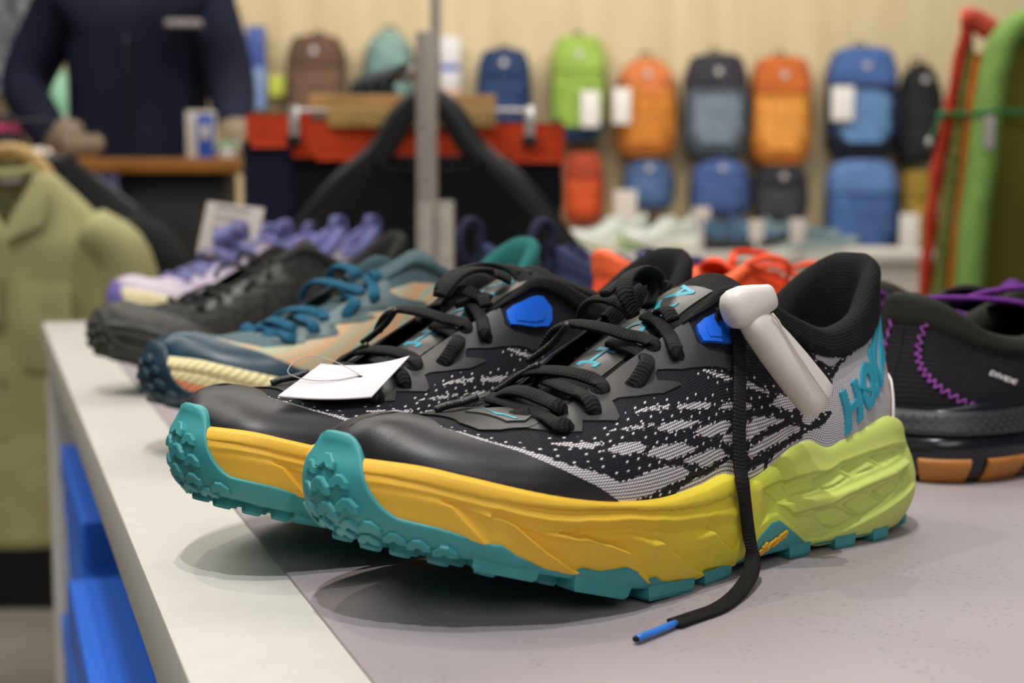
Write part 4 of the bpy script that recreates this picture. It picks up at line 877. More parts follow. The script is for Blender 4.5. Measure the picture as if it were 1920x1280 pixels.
# textured foxing band, gum pads, stitching and lettering
def dfox(s, w):
    z = 33+w*15; X, Y, nx, ny = mid_prof(s, z); o_ = 1.2+1.6*np.sin(np.clip(w, 0, 1)*math.pi)**.5; return np.stack([X+nx*o_, Y+ny*o_, z], -1)
s_ = np.linspace(-.16, .16, 120) % 1; w_ = np.linspace(0, 1, 10); S, Wv = np.meshgrid(s_, w_, indexing='ij')
DK.put('foxing_band', dfox(S, Wv), gf(120, 10, flip=True), plain('foxing_rubber', (44,46,48), .5), None)
fb = DK.r.children[-1]
stud = bpy.data.meshes.new('stud'); bm = bmesh.new(); bmesh.ops.create_icosphere(bm, subdivisions=1, radius=.0008); bm.to_mesh(stud); bm.free(); stud.materials.append(plain('foxing_stud', (70,72,74), .4))
for i in range(26):
    for j in range(4):
        p = dfox(np.array([-.10+.0088*i+.0044*(j % 2)]), np.array([.2+.2*j]))[0]; o = bpy.data.objects.new('stud', stud); COL.objects.link(o); o.parent = fb; o.location = (p[0]*.001, -p[1]*.001, p[2]*.0008)
for a0, a1 in ((-.075,-.035),(-.02,.022),(.033,.072),(.085,.125),(.14,.19)):
    ss = np.linspace(a0, a1, 14); rows = []
    for z, o_ in ((0,-1),(3,.6),(9,1.4),(15,1.6),(17.5,.2),(17.5,-8),(0,-8)):
        X, Y, nx, ny = mid_prof(ss, np.full(14, float(max(z, 3.5)))); rows.append(np.stack([X+nx*o_, Y+ny*o_, np.full(14, z+(.0 if z else 0))], 1))
    V = np.stack(rows, 1); DK.put('gum_pad', V, gf(14, 7, False, True, flip=True).tolist()+[list(range(7)), list(range(13*7, 14*7))[::-1]], md['lug'], dos)
def stitch(pl, amp, n, name):
    Q = crv(np.array(pl), n*2+1); d = np.gradient(Q, axis=0)*[SLEN, VLEN]; nn = np.c_[-d[:, 1], d[:, 0]]; nn /= np.linalg.norm(nn, axis=1)[:, None]; Q = Q*[SLEN, VLEN]+nn*amp*np.where(np.arange(len(Q)) % 2, 1, -1)[:, None]
    s1, v1 = Q[:, 0]/SLEN, np.clip(Q[:, 1]/VLEN, 0, 1); s1, v1 = np.interp(np.linspace(0, len(Q)-1, 6*len(Q)), np.arange(len(Q)), s1), np.interp(np.linspace(0, len(Q)-1, 6*len(Q)), np.arange(len(Q)), v1)
    P = upper(s1, v1)+snorm(upper, s1, v1)*.9; V, F, al = sweep(P, (0, .3, 1), circ(.42, 6)); DK.put(name, V, F, plain('purple_thread', (168,78,184), .5))
stitch([(.0305,.844),(.0242,.558),(.0297,.392),(.039,.296),(.0492,.226),(.0632,.161),(.0788,.075),(.095,.02)], 2.8, 15, 'zigzag_stitch')
stitch([(-.0205,.80),(-.0248,.588),(-.0217,.427),(-.028,.30)], 2.6, 6, 'zigzag_stitch')
def dtxt(q, t):
    u = q[:, 0]/22.; ss = .0895+.034*u; vv = .475-.115*u+q[:, 1]*.0165; return upper(ss, vv)+snorm(upper, ss, vv)*(.5+t*.4)
DK.text('side_lettering', 'DIVIDE', dtxt, plain('reflective_print', (226,222,220), .35), 4.6, .4, None, shear=.2)
sm = upper(np.full(30, 0.0), np.linspace(.05, .95, 30))+np.array([-.6, 0, 0]); V, F, al = sweep(sm, (0, 1, 0), circ(.5, 6)); DK.put('heel_seam', V, F, md['cap'])
for pts in ([(110,-30,100),(70,-46,110),(30,-44,110),(-6,-40,108)], [(60,-46,110),(36,-42,121),(8,-44,119),(-6,-46,109)], [(120,20,108),(90,0,116),(60,-30,116),(40,-44,111)], [(150,20,114),(120,10,124),(90,-4,122),(80,-20,114)], [(200,30,100),(150,20,116),(110,4,116)], [(-6,-46,108),(-30,-60,105),(-50,-66,101)]):
    V, F, al = sweep(crv(pts, 30), (0, .2, 1), circ(2.3, 8)); DK.put('lace', V, F, md['lace'], kuv=np.c_[al, 0*al, 0*al])
mate, MK, mo = basic_shoe('running_shoe', (.216, .892, TZ), HR, 1, 'black running shoe with gum outsole, tucked behind the zigzag stitched one', 'black shoes with purple laces', md, zs=.80, keys='cdefghi', lw=4.6, lugs=False)
mo_ = dict(upper=fabric('orange_mesh', (238,84,42), var=.12), cap=plain('orange_bumper', (236,92,48), .45), stay=plain('orange_film', (244,96,56), .45), collar=plain('orange_lining', (240,100,50), .55, var=.06), tongue=fabric('orange_tongue', (222,74,40)), lace=lace_mat('orange_lace', (214,60,30), (250,104,66)), mid=side_mat('white_midsole', (226,214,206), (220,210,204)), out=plain('orange_rubber', (206,70,34), .5), lug=plain('orange_lug', (206,70,34), .5))
orr, OK, oos = basic_shoe('running_shoe', (.050, 1.0, TZ), math.radians(24), -1, 'bright orange running shoe seen from its heel', None, mo_, zs=.93, keys='abcdefgh', lugs=False)
for pts in ([(118,24,112),(128,36,118),(146,38,112),(150,30,98)], [(130,-10,112),(140,-22,120),(160,-10,118),(166,6,106)], [(170,16,98),(184,38,102),(196,50,86),(204,58,66)], [(160,10,106),(176,30,112),(190,42,98),(186,48,80)], [(140,0,110),(150,22,110),(168,30,96),(182,20,86)]):
    OK.ribbon('lace', pts, 6.5, 3.6, mo_['lace'])
mn = dict(upper=fabric('navy_mesh', (46,54,86), var=.2), cap=plain('navy_bumper', (32,36,62), .5), stay=plain('navy_film', (40,46,76), .5), collar=fabric('navy_lining', (50,58,92)), tongue=fabric('navy_tongue', (34,34,60)), lace=lace_mat('indigo_lace', (34,34,70), (72,70,124)), mid=side_mat('navy_midsole', (56,62,92), (40,44,70)), out=plain('navy_sole', (30,32,52), .5), lug=plain('navy_sole_lug', (30,32,52), .5))
for i, (lx, ly, lb) in enumerate(((-.040, 1.26, 'navy running shoe with a heel loop, its heel next to the teal shoe heel'), (.022, 1.163, 'navy running shoe with heel loop and a pink accent'))):
    r_, k_, o_ = basic_shoe('running_shoe', (lx, ly, TZ), math.radians(24), -1, lb, 'navy running shoes', mn, keys='bcdefgh', lugs=False, zs=.92)
    L_ = crv([(10,0,100),(-4,0,112),(-6,0,132),(2,0,146),(12,0,140),(12,0,118)], 24); V, F, al = sweep(L_, (0, 1, 0), circ(4.0, 8, 7)); k_.put('heel_loop', V, F, mn['tongue'])
    for pts in ([(112,22,108),(124,40,112),(140,46,104),(150,40,92)], [(100,-12,112),(112,-26,118),(124,-18,116),(124,0,108)]): k_.ribbon('lace', pts, 7, 3, mn['lace'])
    if i: k_.patch('pink_accent', upper, [[.20,.80],[.235,.80],[.235,.96],[.20,.96]], 1.2, plain('pink_film', (214,62,104), .4))
# blue shoe boxes under the table
M_BOX = plain('blue_card', (34,112,226), .5, var=.03); M_BOXL = plain('blue_lid', (30,106,222), .45, var=.03); M_SILV = plain('silver_print', (206,200,190), .35, metal=.3)
def shoebox(x0, x1, y0, y1, z0, z1, label, logo=False, rz=0):
    t_ = empty('shoe_box', (x0, y0, 0)); t_.parent = None; c_, s_ = math.cos(TA), math.sin(TA); t_.location = (-.0985+c_*x0-s_*y0, .424+s_*x0+c_*y0, z0); t_.rotation_euler = (0, 0, TA+rz)
    tag(t_, label, 'shoe box', 'blue shoe boxes'); w, d, h = x1-x0, y1-y0, z1-z0
    box('box_body', (0, .002, 0), (w-.002, d-.002, h-.03), M_BOX, t_, bevel=.001); box('lid', (-.002, 0, h-.04), (w, d, h), M_BOXL, t_, bevel=.0015)
    if logo:
        a = crv([(0, d*.92, h*.62), (0, d*.8, h*.66), (0, d*.72, h*.5), (0, d*.6, h*.36), (0, d*.45, h*.36), (0, d*.36, h*.22), (0, d*.34, h*.06)], 30); V, F, al = sweep(a+[-.0022, 0, 0], (-1, 0, 0), circ(.011, 8, .0006)); mesh('printed_swoosh', V, F, M_SILV, t_)
    return t_
shoebox(.012, .33, .84, 1.28, .4395, .672, 'blue shoe box with a silver printed line under the table, by the end panel', True)
shoebox(-.004, .33, .17, .74, .43, .648, 'blue shoe box under the table, close to the divider panel')
shoebox(.012, .33, .80, 1.40, .30, .44, 'blue shoe box under the table, below the one with the silver line')
shoebox(.0, .33, .18, .73, .30, .4305, 'blue shoe box under the table, at the bottom of the stack by the divider panel')
# ------------------------------------------------------------ the shop behind
PT = math.atan(248/2666.67)
def at(px, py, d):
    """a point d metres in front of the lens plane, seen in the photograph's frame"""
    u, v = (px-960)/2666.67, (640-py)/2666.67; c, s_ = math.cos(PT), math.sin(PT)
    f = c+v*s_; return np.array([u*d/f, d, TZ+CAMH+d*(v*c-s_)/f])
# ---- backpacks on the wall
def pack(px0, px1, py0, py1, lid, body, low, label, d=6.84, dome=False, tagpos=None, logo=True, pocket=None, straps=(34,34,38), depth=.20, loop=True):
    a, b = at(px0, py1, d), at(px1, py0, d); w, h = b[0]-a[0], b[2]-a[2]; t = empty('backpack', ((a[0]+b[0])/2, d, a[2])); tag(t, label, 'backpack', 'backpacks hanging on the board wall')
    cl = lambda c, n: fabric('pack_%s_%d_%d_%d' % ((n,)+tuple(c)), c, .75, .14, 14, 260., .3)
    pw = 2.8 if dome else 4.0
    def shell(name, z0, z1, prof, mat, dep, n=14, fat=1.0, oy=0.):
        zz = np.linspace(z0, z1, n); tt = np.linspace(0, 1, n); wv = tab(tt, prof)*w/2*fat; ang = np.linspace(0, 2*math.pi, 36, endpoint=False)
        ca, sa = np.cos(ang), np.sin(ang); V = []
        for i in range(n):
            r = tab(np.array([tt[i]]), prof)[0]**.5
            ex = np.sign(ca)*np.abs(ca)**(2/pw)*wv[i]*(1+.012*math.sin(i*1.9)); ey = np.sign(sa)*np.abs(sa)**(2/pw)*dep/2*r*(1+.02*np.sin(ang*5+i))
            V.append(np.c_[ex, ey+oy, np.full(36, zz[i])])
        V = np.array(V); return mesh(name, V.reshape(-1, 3), gf(n, 36, False, True).tolist()+[list(range(36))[::-1], list(range((n-1)*36, n*36))], mat, t)
    zl = h*(.66 if not dome else .62)
    shell('body', 0, h*.74, [(0,.72),(.06,.88),(.2,.97),(.6,1),(1,.94)], cl(body, 'body'), depth)
    if dome: shell('lid', zl, h, [(0,.955),(.3,.93),(.6,.80),(.82,.58),(.95,.30),(1,.06)], cl(lid, 'lid'), depth*1.02, 16)
    else: shell('lid', zl, h, [(0,.98),(.15,1.0),(.6,.92),(.85,.80),(.96,.66),(1,.45)], cl(lid, 'lid'), depth*1.1, 16)
    shell('base_panel', -h*.01, h*.2, [(0,.66),(.3,.9),(.8,.98),(1,.97)], cl(low, 'low'), depth*1.03, 8)
    shell('front_pocket', h*.12, h*.6, [(0,.5),(.1,.68),(.5,.72),(.9,.66),(1,.4)], cl(pocket or body, 'pocket'), depth*.55, 10, 1., -depth*.36)
    for sx in (-1, 1):
        tube('side_strap', [(sx*w*.44, -depth*.2, h*.1), (sx*w*.50, -depth*.3, h*.4), (sx*w*.46, -depth*.2, h*.75)], .008, cl(straps, 'strap'), t, 8, 14)
    if loop: tube('haul_loop', [(-.03, .06, h*.97), (-.02, .05, h*1.05), (.02, .05, h*1.05), (.03, .06, h*.97)], .006, cl(straps, 'strap'), t, 6, 12)
    box('hang_hook', (-.006, .06, h*.9), (.006, WALLY-d+.01, h*.9+.012), plain('hook_steel', (190,186,180), .3, metal=.8), t, bevel=.002)
    if logo:
        bm = bmesh.new(); bmesh.ops.create_circle(bm, cap_ends=True, segments=14, radius=.016); r = bmesh.ops.extrude_face_region(bm, geom=bm.faces[:])
        for v_ in [g for g in r['geom'] if isinstance(g, bmesh.types.BMVert)]: v_.co.z += .006
        o = bmo('logo_patch', bm, plain('logo_silver', (196,190,188), .4, metal=.2), t); o.rotation_euler = (math.pi/2, 0, 0); o.location = (0, -depth*(.54 if not dome else .50), h*.82)
    if tagpos:
        q = at(*tagpos[:2], d-depth*.5-.05); q2 = at(*tagpos[2:], d-depth*.5-.05); l_ = np.array(t.location)
        o = box('hang_tag', tuple(np.minimum(q, q2)-l_-[0, .003, 0]), tuple(np.maximum(q, q2)-l_+[0, .003, 0]), plain('tag_white', (226,220,212), .6, var=.02), t, bevel=.002)
        m_ = (q+q2)/2-l_; tube('tag_cord', [(m_[0], m_[1], max(q[2], q2[2])-l_[2]), (m_[0], -depth*.45, max(q[2], q2[2])-l_[2]+.06)], .003, plain('cord_dark', (40,40,40), .7), t, 6, 4)
    return t
pack(542, 648, 68, 240, (98,72,56), (112,84,66), (84,62,50), 'brown backpack hanging left of the hanger hooks', logo=True)
pack(686, 775, 56, 205, (128,156,148), (118,148,142), (96,124,120), 'sage green dome backpack above the hanger hooks', dome=True, logo=False)
pack(896, 994, 94, 245, (36,58,94), (38,62,100), (28,46,78), 'navy square backpack left of the lime one')
pack(1032, 1136, 70, 262, (150,178,80), (142,172,72), (34,52,82), 'lime green backpack with navy base and a white tag', tagpos=(1090,170,1124,238), straps=(70,60,54))
pack(1152, 1270, 108, 292, (206,118,66), (204,126,48), (168,98,40), 'smooth orange dome backpack beside the lime one', dome=True, tagpos=(1150,165,1182,232))
pack(1282, 1400, 103, 292, (52,50,58), (86,96,106), (66,76,84), 'black and grey backpack between two orange ones', pocket=(118,130,142))
pack(1406, 1520, 108, 306, (192,100,44), (206,130,50), (176,102,36), 'orange backpack with a square lid, right of the black and grey one', pocket=(224,150,66))
pack(1548, 1680, 90, 292, (70,98,152), (44,54,82), (22,26,40), 'tall blue backpack with a white tag', tagpos=(1560,162,1600,226), pocket=(98,136,182))
pack(1682, 1762, 118, 305, (30,30,34), (34,34,36), (28,28,30), 'black backpack with a rounded lid beside the tall blue one', dome=True)
pack(1056, 1130, 286, 420, (168,66,40), (204,80,36), (150,60,34), 'small red orange backpack under the lime one', logo=False, loop=False)
pack(1166, 1262, 299, 392, (70,96,136), (78,106,148), (60,84,124), 'small blue dome backpack under the smooth orange one', dome=True, loop=False)
pack(1292, 1406, 296, 405, (72,96,150), (70,94,146), (58,80,128), 'blue backpack under the black and grey one', dome=True, loop=False)
pack(1412, 1510, 312, 420, (44,44,50), (62,62,66), (48,48,52), 'small black backpack under the square lid orange one', loop=False)
pack(1546, 1680, 300, 478, (96,128,180), (72,102,156), (48,70,116), 'ruffled light blue backpack under the tall blue one', logo=False, loop=False)
pack(1684, 1742, 320, 475, (150,120,46), (168,136,52), (150,122,46), 'slim mustard backpack with a white tag', tagpos=(1688,400,1722,472), logo=False, loop=False)
# hanging packages between the packs
def hang(name, px0, px1, py0, py1, d, cols, label, cat):
    a, b = at(px0, py1, d), at(px1, py0, d); t = empty(name, ((a[0]+b[0])/2, d, a[2])); tag(t, label, cat); w, h = b[0]-a[0], b[2]-a[2]; n = len(cols)
    z = 0.
    for i, (f, c) in enumerate(cols): box('carton' if i == 0 else 'printed_band', (-w/2, -.03, z), (w/2, .03, z+f*h), plain('carton_%d_%d_%d' % c, c, .5), t, bevel=.002); z += f*h
    box('hang_hook', (-.006, .02, h-.02), (.006, WALLY-d+.01, h-.008), plain('hook_steel', (190,186,180), .3, metal=.8), t, bevel=.002)
hang('hanging_carton', 820, 862, 70, 190, 6.9, ((.22,(206,168,150)),(.25,(206,204,206)),(.1,(58,84,168)),(.43,(214,212,214))), 'white hanging carton with a blue band next to the steel pole', 'carton')
hang('hanging_carton', 466, 497, 50, 205, 6.9, ((.5,(120,146,190)),(.5,(54,78,150))), 'blue hanging carton behind the person', 'carton')
hang('hanging_carton', 508, 538, 142, 180, 6.9, ((1.0,(206,212,80)),), 'small yellow hanging pack under the brown backpack', 'carton')
# ---- low white counter with shoes below the packs
c0, c1 = at(1010, 474, 4.45), at(1790, 474, 4.45)
ct = empty('display_counter', ((c0[0]+c1[0])/2, 4.45, 0)); tag(ct, 'low white counter carrying shoes below the backpack wall', 'counter')
hw_ = (c1[0]-c0[0])/2
box('counter_body', (-hw_+.02, .02, 0), (hw_-.02, .75, c0[2]-.03), plain('counter_white', (206,198,186), .5, var=.03), ct); box('counter_top', (-hw_, 0, c0[2]-.03), (hw_, .78, c0[2]), plain('counter_top_white', (212,206,196), .45, var=.03), ct)
def smat(nm, u, cap, mid, out, lace):
    f = fabric('far_%s_upper' % nm, u); p = lambda k, c: plain('far_%s_%s' % (nm, k), c, .5)
    return dict(upper=f, cap=p('cap', cap), stay=p('stay', u), collar=f, tongue=f, lace=lace_mat('far_%s_lace' % nm, lace, tuple(min(255, q+20) for q in lace)), mid=plain('far_%s_mid' % nm, mid, .6), out=p('out', out), lug=p('out', out))
FM = [smat('mint', (206,212,200), (214,214,208), (226,224,212), (150,190,110), (214,214,206)), smat('steel', (70,100,130), (46,66,88), (26,28,32), (24,24,26), (40,52,68)), smat('sage', (108,130,136), (120,140,142), (150,164,160), (90,120,90), (130,146,148))]
for i, (px, py, d, hd, k_, mi, lb) in enumerate((
    (1215, 452, 4.68, 205, 1.0, 0, 'white and mint shoe on the far counter, left of its mate'), (1312, 456, 4.62, 205, .98, 0, 'white and mint shoe on the far counter, next to the steel blue shoe'),
    (1312, 466, 4.68, -18, .98, 1, 'steel blue shoe with black sole on the far counter'), (1425, 462, 4.96, -12, .92, 2, 'sage grey shoe on the far counter beside the steel blue one'), (1478, 470, 4.56, -10, .74, 2, 'smaller sage grey shoe on the far counter, next to the mustard backpack'))):
    p = at(px, py, d); basic_shoe('running_shoe', (p[0], d, c0[2]), math.radians(hd), 1, lb, 'shoes on the far counter', FM[mi], k=k_, keys='ceg', lo=True, lugs=False)
def stand_card(px0, px1, py0, py1, d, label, tilt=-.2):
    a, b = at(px0, py1, d), at(px1, py0, d); z0 = c0[2]; t = empty('price_stand', ((a[0]+b[0])/2, d, z0)); tag(t, label, 'price stand', 'price stands on the far counter')
    w, z = b[0]-a[0], b[2]-z0; box('card', (-w/2, -.002, max(0, a[2]-z0)), (w/2, .002, z), plain('stand_card', (220,208,198), .6, var=.02), t, bevel=.001)
    box('foot', (-w/3, -.03, 0), (w/3, .03, .006), plain('stand_foot', (196,190,184), .4), t, bevel=.001); box('stem', (-.006, -.004, 0), (.006, .004, max(.01, a[2]-z0+.01)), plain('stand_foot', (196,190,184), .4), t, bevel=.001)
stand_card(1152, 1194, 356, 412, 4.85, 'white price stand behind the left white and mint shoe')
stand_card(1300, 1332, 388, 412, 4.49, 'white price stand in front of the steel blue shoe')
stand_card(1405, 1432, 412, 452, 4.49, 'white price stand between the steel blue and sage shoes')
stand_card(1482, 1510, 410, 450, 4.475, 'white price stand in front of the smaller sage shoe')
# ---- garment rack behind the table
M_POLE = plain('brushed_steel', (172,164,154), .4, metal=.25, var=.06)
D = 2.13
rack = empty('garment_rack', (at(802, 500, D)[0], D, 0)); tag(rack, 'brushed steel garment rack upright with an arm for hangers', 'garment rack')
zt, zb_ = at(800, 60, D)[2], at(800, 380, D)[2]
box('upright', (-.0155, -.012, zb_-.02), (.0155, .012, zt), M_POLE, rack, bevel=.003)
box('lower_post', (-.016, -.014, 0), (.010, .014, zb_), M_POLE, rack, bevel=.003)
box('post_bracket', (.012, -.02, 0), (.040, .016, at(800, 376, D)[2]), plain('bracket_steel', (176,168,156), .4, metal=.5), rack, bevel=.003)
box('rear_post', (-.030, .62, 0), (-.010, .64, 2.4), M_POLE, rack, bevel=.003)
box('base_foot', (-.05, -.02, 0), (.05, .70, .03), M_POLE, rack, bevel=.004)
QY = [2.47+.03*i for i in range(7)]; QX = [at(778-15*i, 100, y)[0] for i, y in enumerate(QY)]
ARM = crv([(rack.location[0], D, 0), (QX[0], QY[0]-.03, 0), (QX[3], QY[3], 0), (QX[6], QY[6]+.02, 0)], 60)
def armx(y): return float(np.interp(y, ARM[:, 1], ARM[:, 0]))
tube('hanger_arm', [(p[0]-rack.location[0], p[1]-D, zt-.03) for p in ARM[::6]]+[(ARM[-1][0]-rack.location[0], ARM[-1][1]-D, zt-.03)], .006, M_POLE, rack, 8, 60)
armz = zt-.03; rx = rack.location[0]
M_BLK = plain('black_plastic', (20,20,22), .35); M_WOODH = plain('hanger_wood', (196,160,96), .45, var=.15, scale=30); M_CHR = plain('chrome', (226,223,218), .2, metal=.45)
def hook(t, dx, dy, dz, r=.016, mat=M_CHR, wire=.0022):
    P = [(dx, dy, dz), (dx, dy, dz+.03)]+[(dx-r*math.sin(q)*1.0+.0, dy, dz+.03+r*(1-math.cos(q))) for q in np.linspace(.4, 4.2, 10)]
    P = [(dx, dy, dz), (dx, dy, dz+.025), (dx+.018, dy, dz+.05), (dx+.012, dy, dz+.072), (dx-.006, dy, dz+.075), (dx-.016, dy, dz+.062)]
    return tube('hook', P, wire, mat, t, 8, 36)
def rail_hook(t, dz, zr, rr=.004):
    w_ = .0022; k = rr+w_-.0004
    return tube('hook', [(0, 0, dz), (0, 0, dz+.014), (0, k+.004, zr-.014), (0, k+.001, zr), (0, k*.7, zr+k*.72), (0, 0, zr+k), (0, -k*.7, zr+k*.72), (0, -k-.001, zr-.004)], w_, plain('dark_wire', (34,34,40), .4), t, 8, 40, ups=(1, 0, 0))
def arm_hook(t, base, mat, wire=.003):
    """wire hook from the hanger up and over the rack arm, resting on it"""
    o = np.array(t.location); y = o[1]+base[1]; ax = armx(y)-o[0]; az = armz-o[2]
    return tube('hook', [base, (base[0], base[1], base[2]+.02), (ax+.012, base[1], az-.022), (ax+.0125, base[1], az-.004), (ax+.007, base[1], az+.006), (ax, base[1], az+.0088), (ax-.008, base[1], az+.005), (ax-.0125, base[1], az-.006)], wire, mat, t, 8, 48, ups=(0, 1, 0))
def hanger_body(name, t, half, z, drop, th, mat, y=0, wide=.02):
    P = crv([(-half, y, z-drop), (-half*.6, y, z-drop*.45), (-half*.2, y, z-drop*.06), (0, y, z), (half*.2, y, z-drop*.06), (half*.6, y, z-drop*.45), (half, y, z-drop)], 40)
    V, F, al = sweep(P, (0, 0, 1), circ(th, 10, wide)); return mesh(name, V, F, mat, t)
def tee(t, half, z, drop, length, mat, depth=.05, neck=.075, sleeve=True, seed=1, y=0., vneck=0., slen=.2):
    """hanging shirt: lofted body with folds, neckband and sleeves; z = shoulder height at the neck"""
    rnd = random.Random(seed); n, m = 40, 64; ang = np.linspace(0, 2*math.pi, m, endpoint=False); V = []
    ph = [rnd.uniform(0, 6) for _ in range(4)]
    for i in range(n):
        q = i/(n-1); 
        if q < .25:
            k = q/.25; zz = z-drop*k*1.15; w = neck+(half-neck)*k**.9; dp = depth*(.35+.65*k)
        else:
            k = (q-.25)/.75; zz = z-drop*1.15-(length-drop*1.15)*k; w = half*(1-.05*math.sin(k*3)); dp = depth*(1+.25*k)
        f = 1+.10*min(1, q*3)*(np.sin(ang*5+ph[0]+q*2)+.6*np.sin(ang*9+ph[1]-q*3)); ca, sa = np.cos(ang), np.sin(ang)
        V.append(np.c_[np.sign(ca)*np.abs(ca)**.8*w, y+np.sign(sa)*np.abs(sa)**.9*dp*f, np.full(m, zz)])
    V = np.array(V)
    if vneck:
        fm = (V[..., 1] < y) & (np.abs(V[..., 0]) < neck*1.1); V[..., 2] = np.where(fm, np.minimum(V[..., 2], z-vneck*(1-np.abs(V[..., 0])/(neck*1.1))), V[..., 2])
    mesh('shirt_body', V.reshape(-1, 3), gf(n, m, False, True, flip=True).tolist()+[list(range((n-1)*m, n*m))], mat, t)
    nb = np.c_[np.cos(ang)*neck, y+np.sin(ang)*depth*.4, np.full(m, z+.002)-.02*(np.sin(ang) < 0)*np.abs(np.sin(ang))]; Vv, F, al = sweep(np.vstack([nb, nb[:1]]), (0, 0, 1), circ(.004, 8, .008)); mesh('neckband', Vv, F, mat, t)
    if sleeve:
        for sx in (-1, 1):
            P = crv([(sx*half*.70, y, z-drop*.92), (sx*half*.96, y, z-drop*1.25), (sx*(half*1.08), y, z-drop-slen*.6), (sx*half*1.06, y, z-drop-slen)], 16); r = np.linspace(.040, .062, 16)
            V2, F2, al = sweep(P, (0, 1, 0), np.array([circ(q, 20, depth*1.1) for q in r])); mesh('sleeve', V2, F2, mat, t)
# black T-shirt on a black plastic hanger, front of the arm
zs_ = at(800, 200, 2.22)[2]
tb = empty('t_shirt', (rx-.004, 2.22, zs_)); tag(tb, 'black T-shirt hanging in front of the steel upright', 't-shirt')
tee(tb, .236, -.085, .15, .74, fabric('black_jersey', (11,11,15), var=.25), depth=.024, neck=.090, seed=3)
hb = empty('coat_hanger', (rx-.004, 2.22, zs_)); tag(hb, 'black plastic hanger inside the black T-shirt', 'hanger')
P = crv([(-.23, 0, -.235), (-.14, 0, -.125), (-.075, 0, -.07), (-.03, 0, -.005), (0, 0, .012), (.03, 0, -.005), (.075, 0, -.07), (.14, 0, -.125), (.23, 0, -.235)], 50); V, F, al = sweep(P, (0, 1, 0), circ(.021, 10, .006)); mesh('hanger_body', V, F, M_BLK, hb)
arm_hook(hb, (0, 0, .005), M_BLK)
# shorts with a red waistband on a wooden clip hanger
D2 = 2.32; zw = at(760, 240, D2)[2]
sh = empty('shorts', (rx-.03, D2, zw)); tag(sh, 'black shorts with a bright red waistband clipped to a wooden hanger', 'shorts')
xl, xr = at(478, 240, D2)[0]-(rx-.03), at(1058, 240, D2)[0]-(rx-.03); zb2 = at(700, 300, D2)[2]-zw
def flat(name, x0, x1, z0, z1, dp, mat, parent, n=40, m=10, ph=0., skew=0.):
    V = []
    for zz in np.linspace(z0, z1, m):
        xs = np.linspace(x0, x1, n); f = dp*np.sqrt(np.clip(1-((2*(xs-x0)/(x1-x0)-1))**6, .02, 1))*(1+.15*np.sin(xs*40+ph)); sk = skew*(xs-x0)/(x1-x0)
        V.append(np.vstack([np.c_[xs, -f, np.full(n, zz)+sk], np.c_[xs[::-1], f[::-1], np.full(n, zz)+sk[::-1]]]))
    V = np.array(V); k = 2*n; return mesh(name, V.reshape(-1, 3), gf(m, k, False, True).tolist()+[list(range(k))[::-1], list(range((m-1)*k, m*k))], mat, parent)
M_RED = fabric('red_waistband', (226,76,36), var=.12, scale=20)
flat('waistband', xl, xr, zb2, .012, .016, M_RED, sh, skew=-.005); flat('waistband_fold', xl-.014, xl+.09, zb2+.02, .022, .02, M_RED, sh)
flat('shorts_panel', xl+.004, xr-.004, zb2-.30, zb2+.004, .014, fabric('navy_black_cloth', (16,17,26), var=.25), sh, ph=2.); flat('side_panel', xl-.02, xl+.07, zb2-.34, zb2+.03, .018, fabric('indigo_cloth', (30,32,58), var=.2), sh)
wh = empty('clip_hanger', (rx-.03, D2, zw)); tag(wh, 'pale wooden clip hanger holding the red and black shorts', 'hanger')
box('wood_bar', (at(618, 200, D2)[0]-(rx-.03), -.030, at(700, 240, D2)[2]-zw), (at(930, 200, D2)[0]-(rx-.03), -.018, at(700, 200, D2)[2]-zw), M_WOODH, wh, bevel=.003)
for px in (555, 993):
    x = at(px, 240, D2)[0]-(rx-.03); cz = at(px, 265, D2)[2]-zw; box('clip', (x-.008, -.024, cz+.006), (x+.008, -.016, .034), M_CHR, wh, bevel=.002); box('clip_pad', (x-.011, -.028, cz-.008), (x+.011, .02, cz+.008), M_BLK, wh, bevel=.002)
    tube('clip_rod', [(x, -.020, .026), (x*.85, -.024, .027), (x*.5, -.024, .026)], .003, M_CHR, wh, 8, 8)
arm_hook(wh, (0, -.024, .02), M_CHR)
# second wooden hanger bar behind, and the queue of black hooks along the arm
w2 = empty('coat_hanger', (rx-.02, 2.42, zw+.02)); tag(w2, 'pale wooden hanger behind the clip hanger', 'hanger')
box('wood_bar', (at(580, 190, 2.42)[0]-(rx-.02), -.008, at(700, 205, 2.42)[2]-zw-.02), (at(930, 190, 2.42)[0]-(rx-.02), .008, at(700, 178, 2.42)[2]-zw-.02), M_WOODH, w2, bevel=.003)
arm_hook(w2, (0, 0, .02), M_CHR)
M_HK = plain('grey_green_plastic', (58,70,68), .35, var=.2)
hk = None
for i in range(7):
    y = 2.47+.03*i; t = empty('coat_hanger', (armx(y), y, armz-.0025)); tag(t, 'black hanger in the tight queue along the rack arm', 'hanger', 'queued black hangers')
    tube('hook', [(0, 0, -.075), (-.012, 0, -.05), (-.030, 0, -.03), (-.034, 0, -.008), (-.016, 0, .012), (.012, 0, .012), (.022, 0, 0)], .0075, M_BLK if i % 2 == 0 else M_HK, t, 8, 30, ups=(0, 1, 0), ry=.005)
    hanger_body('hanger_body', t, .19, -.07, .10, .007, M_BLK, wide=.012)
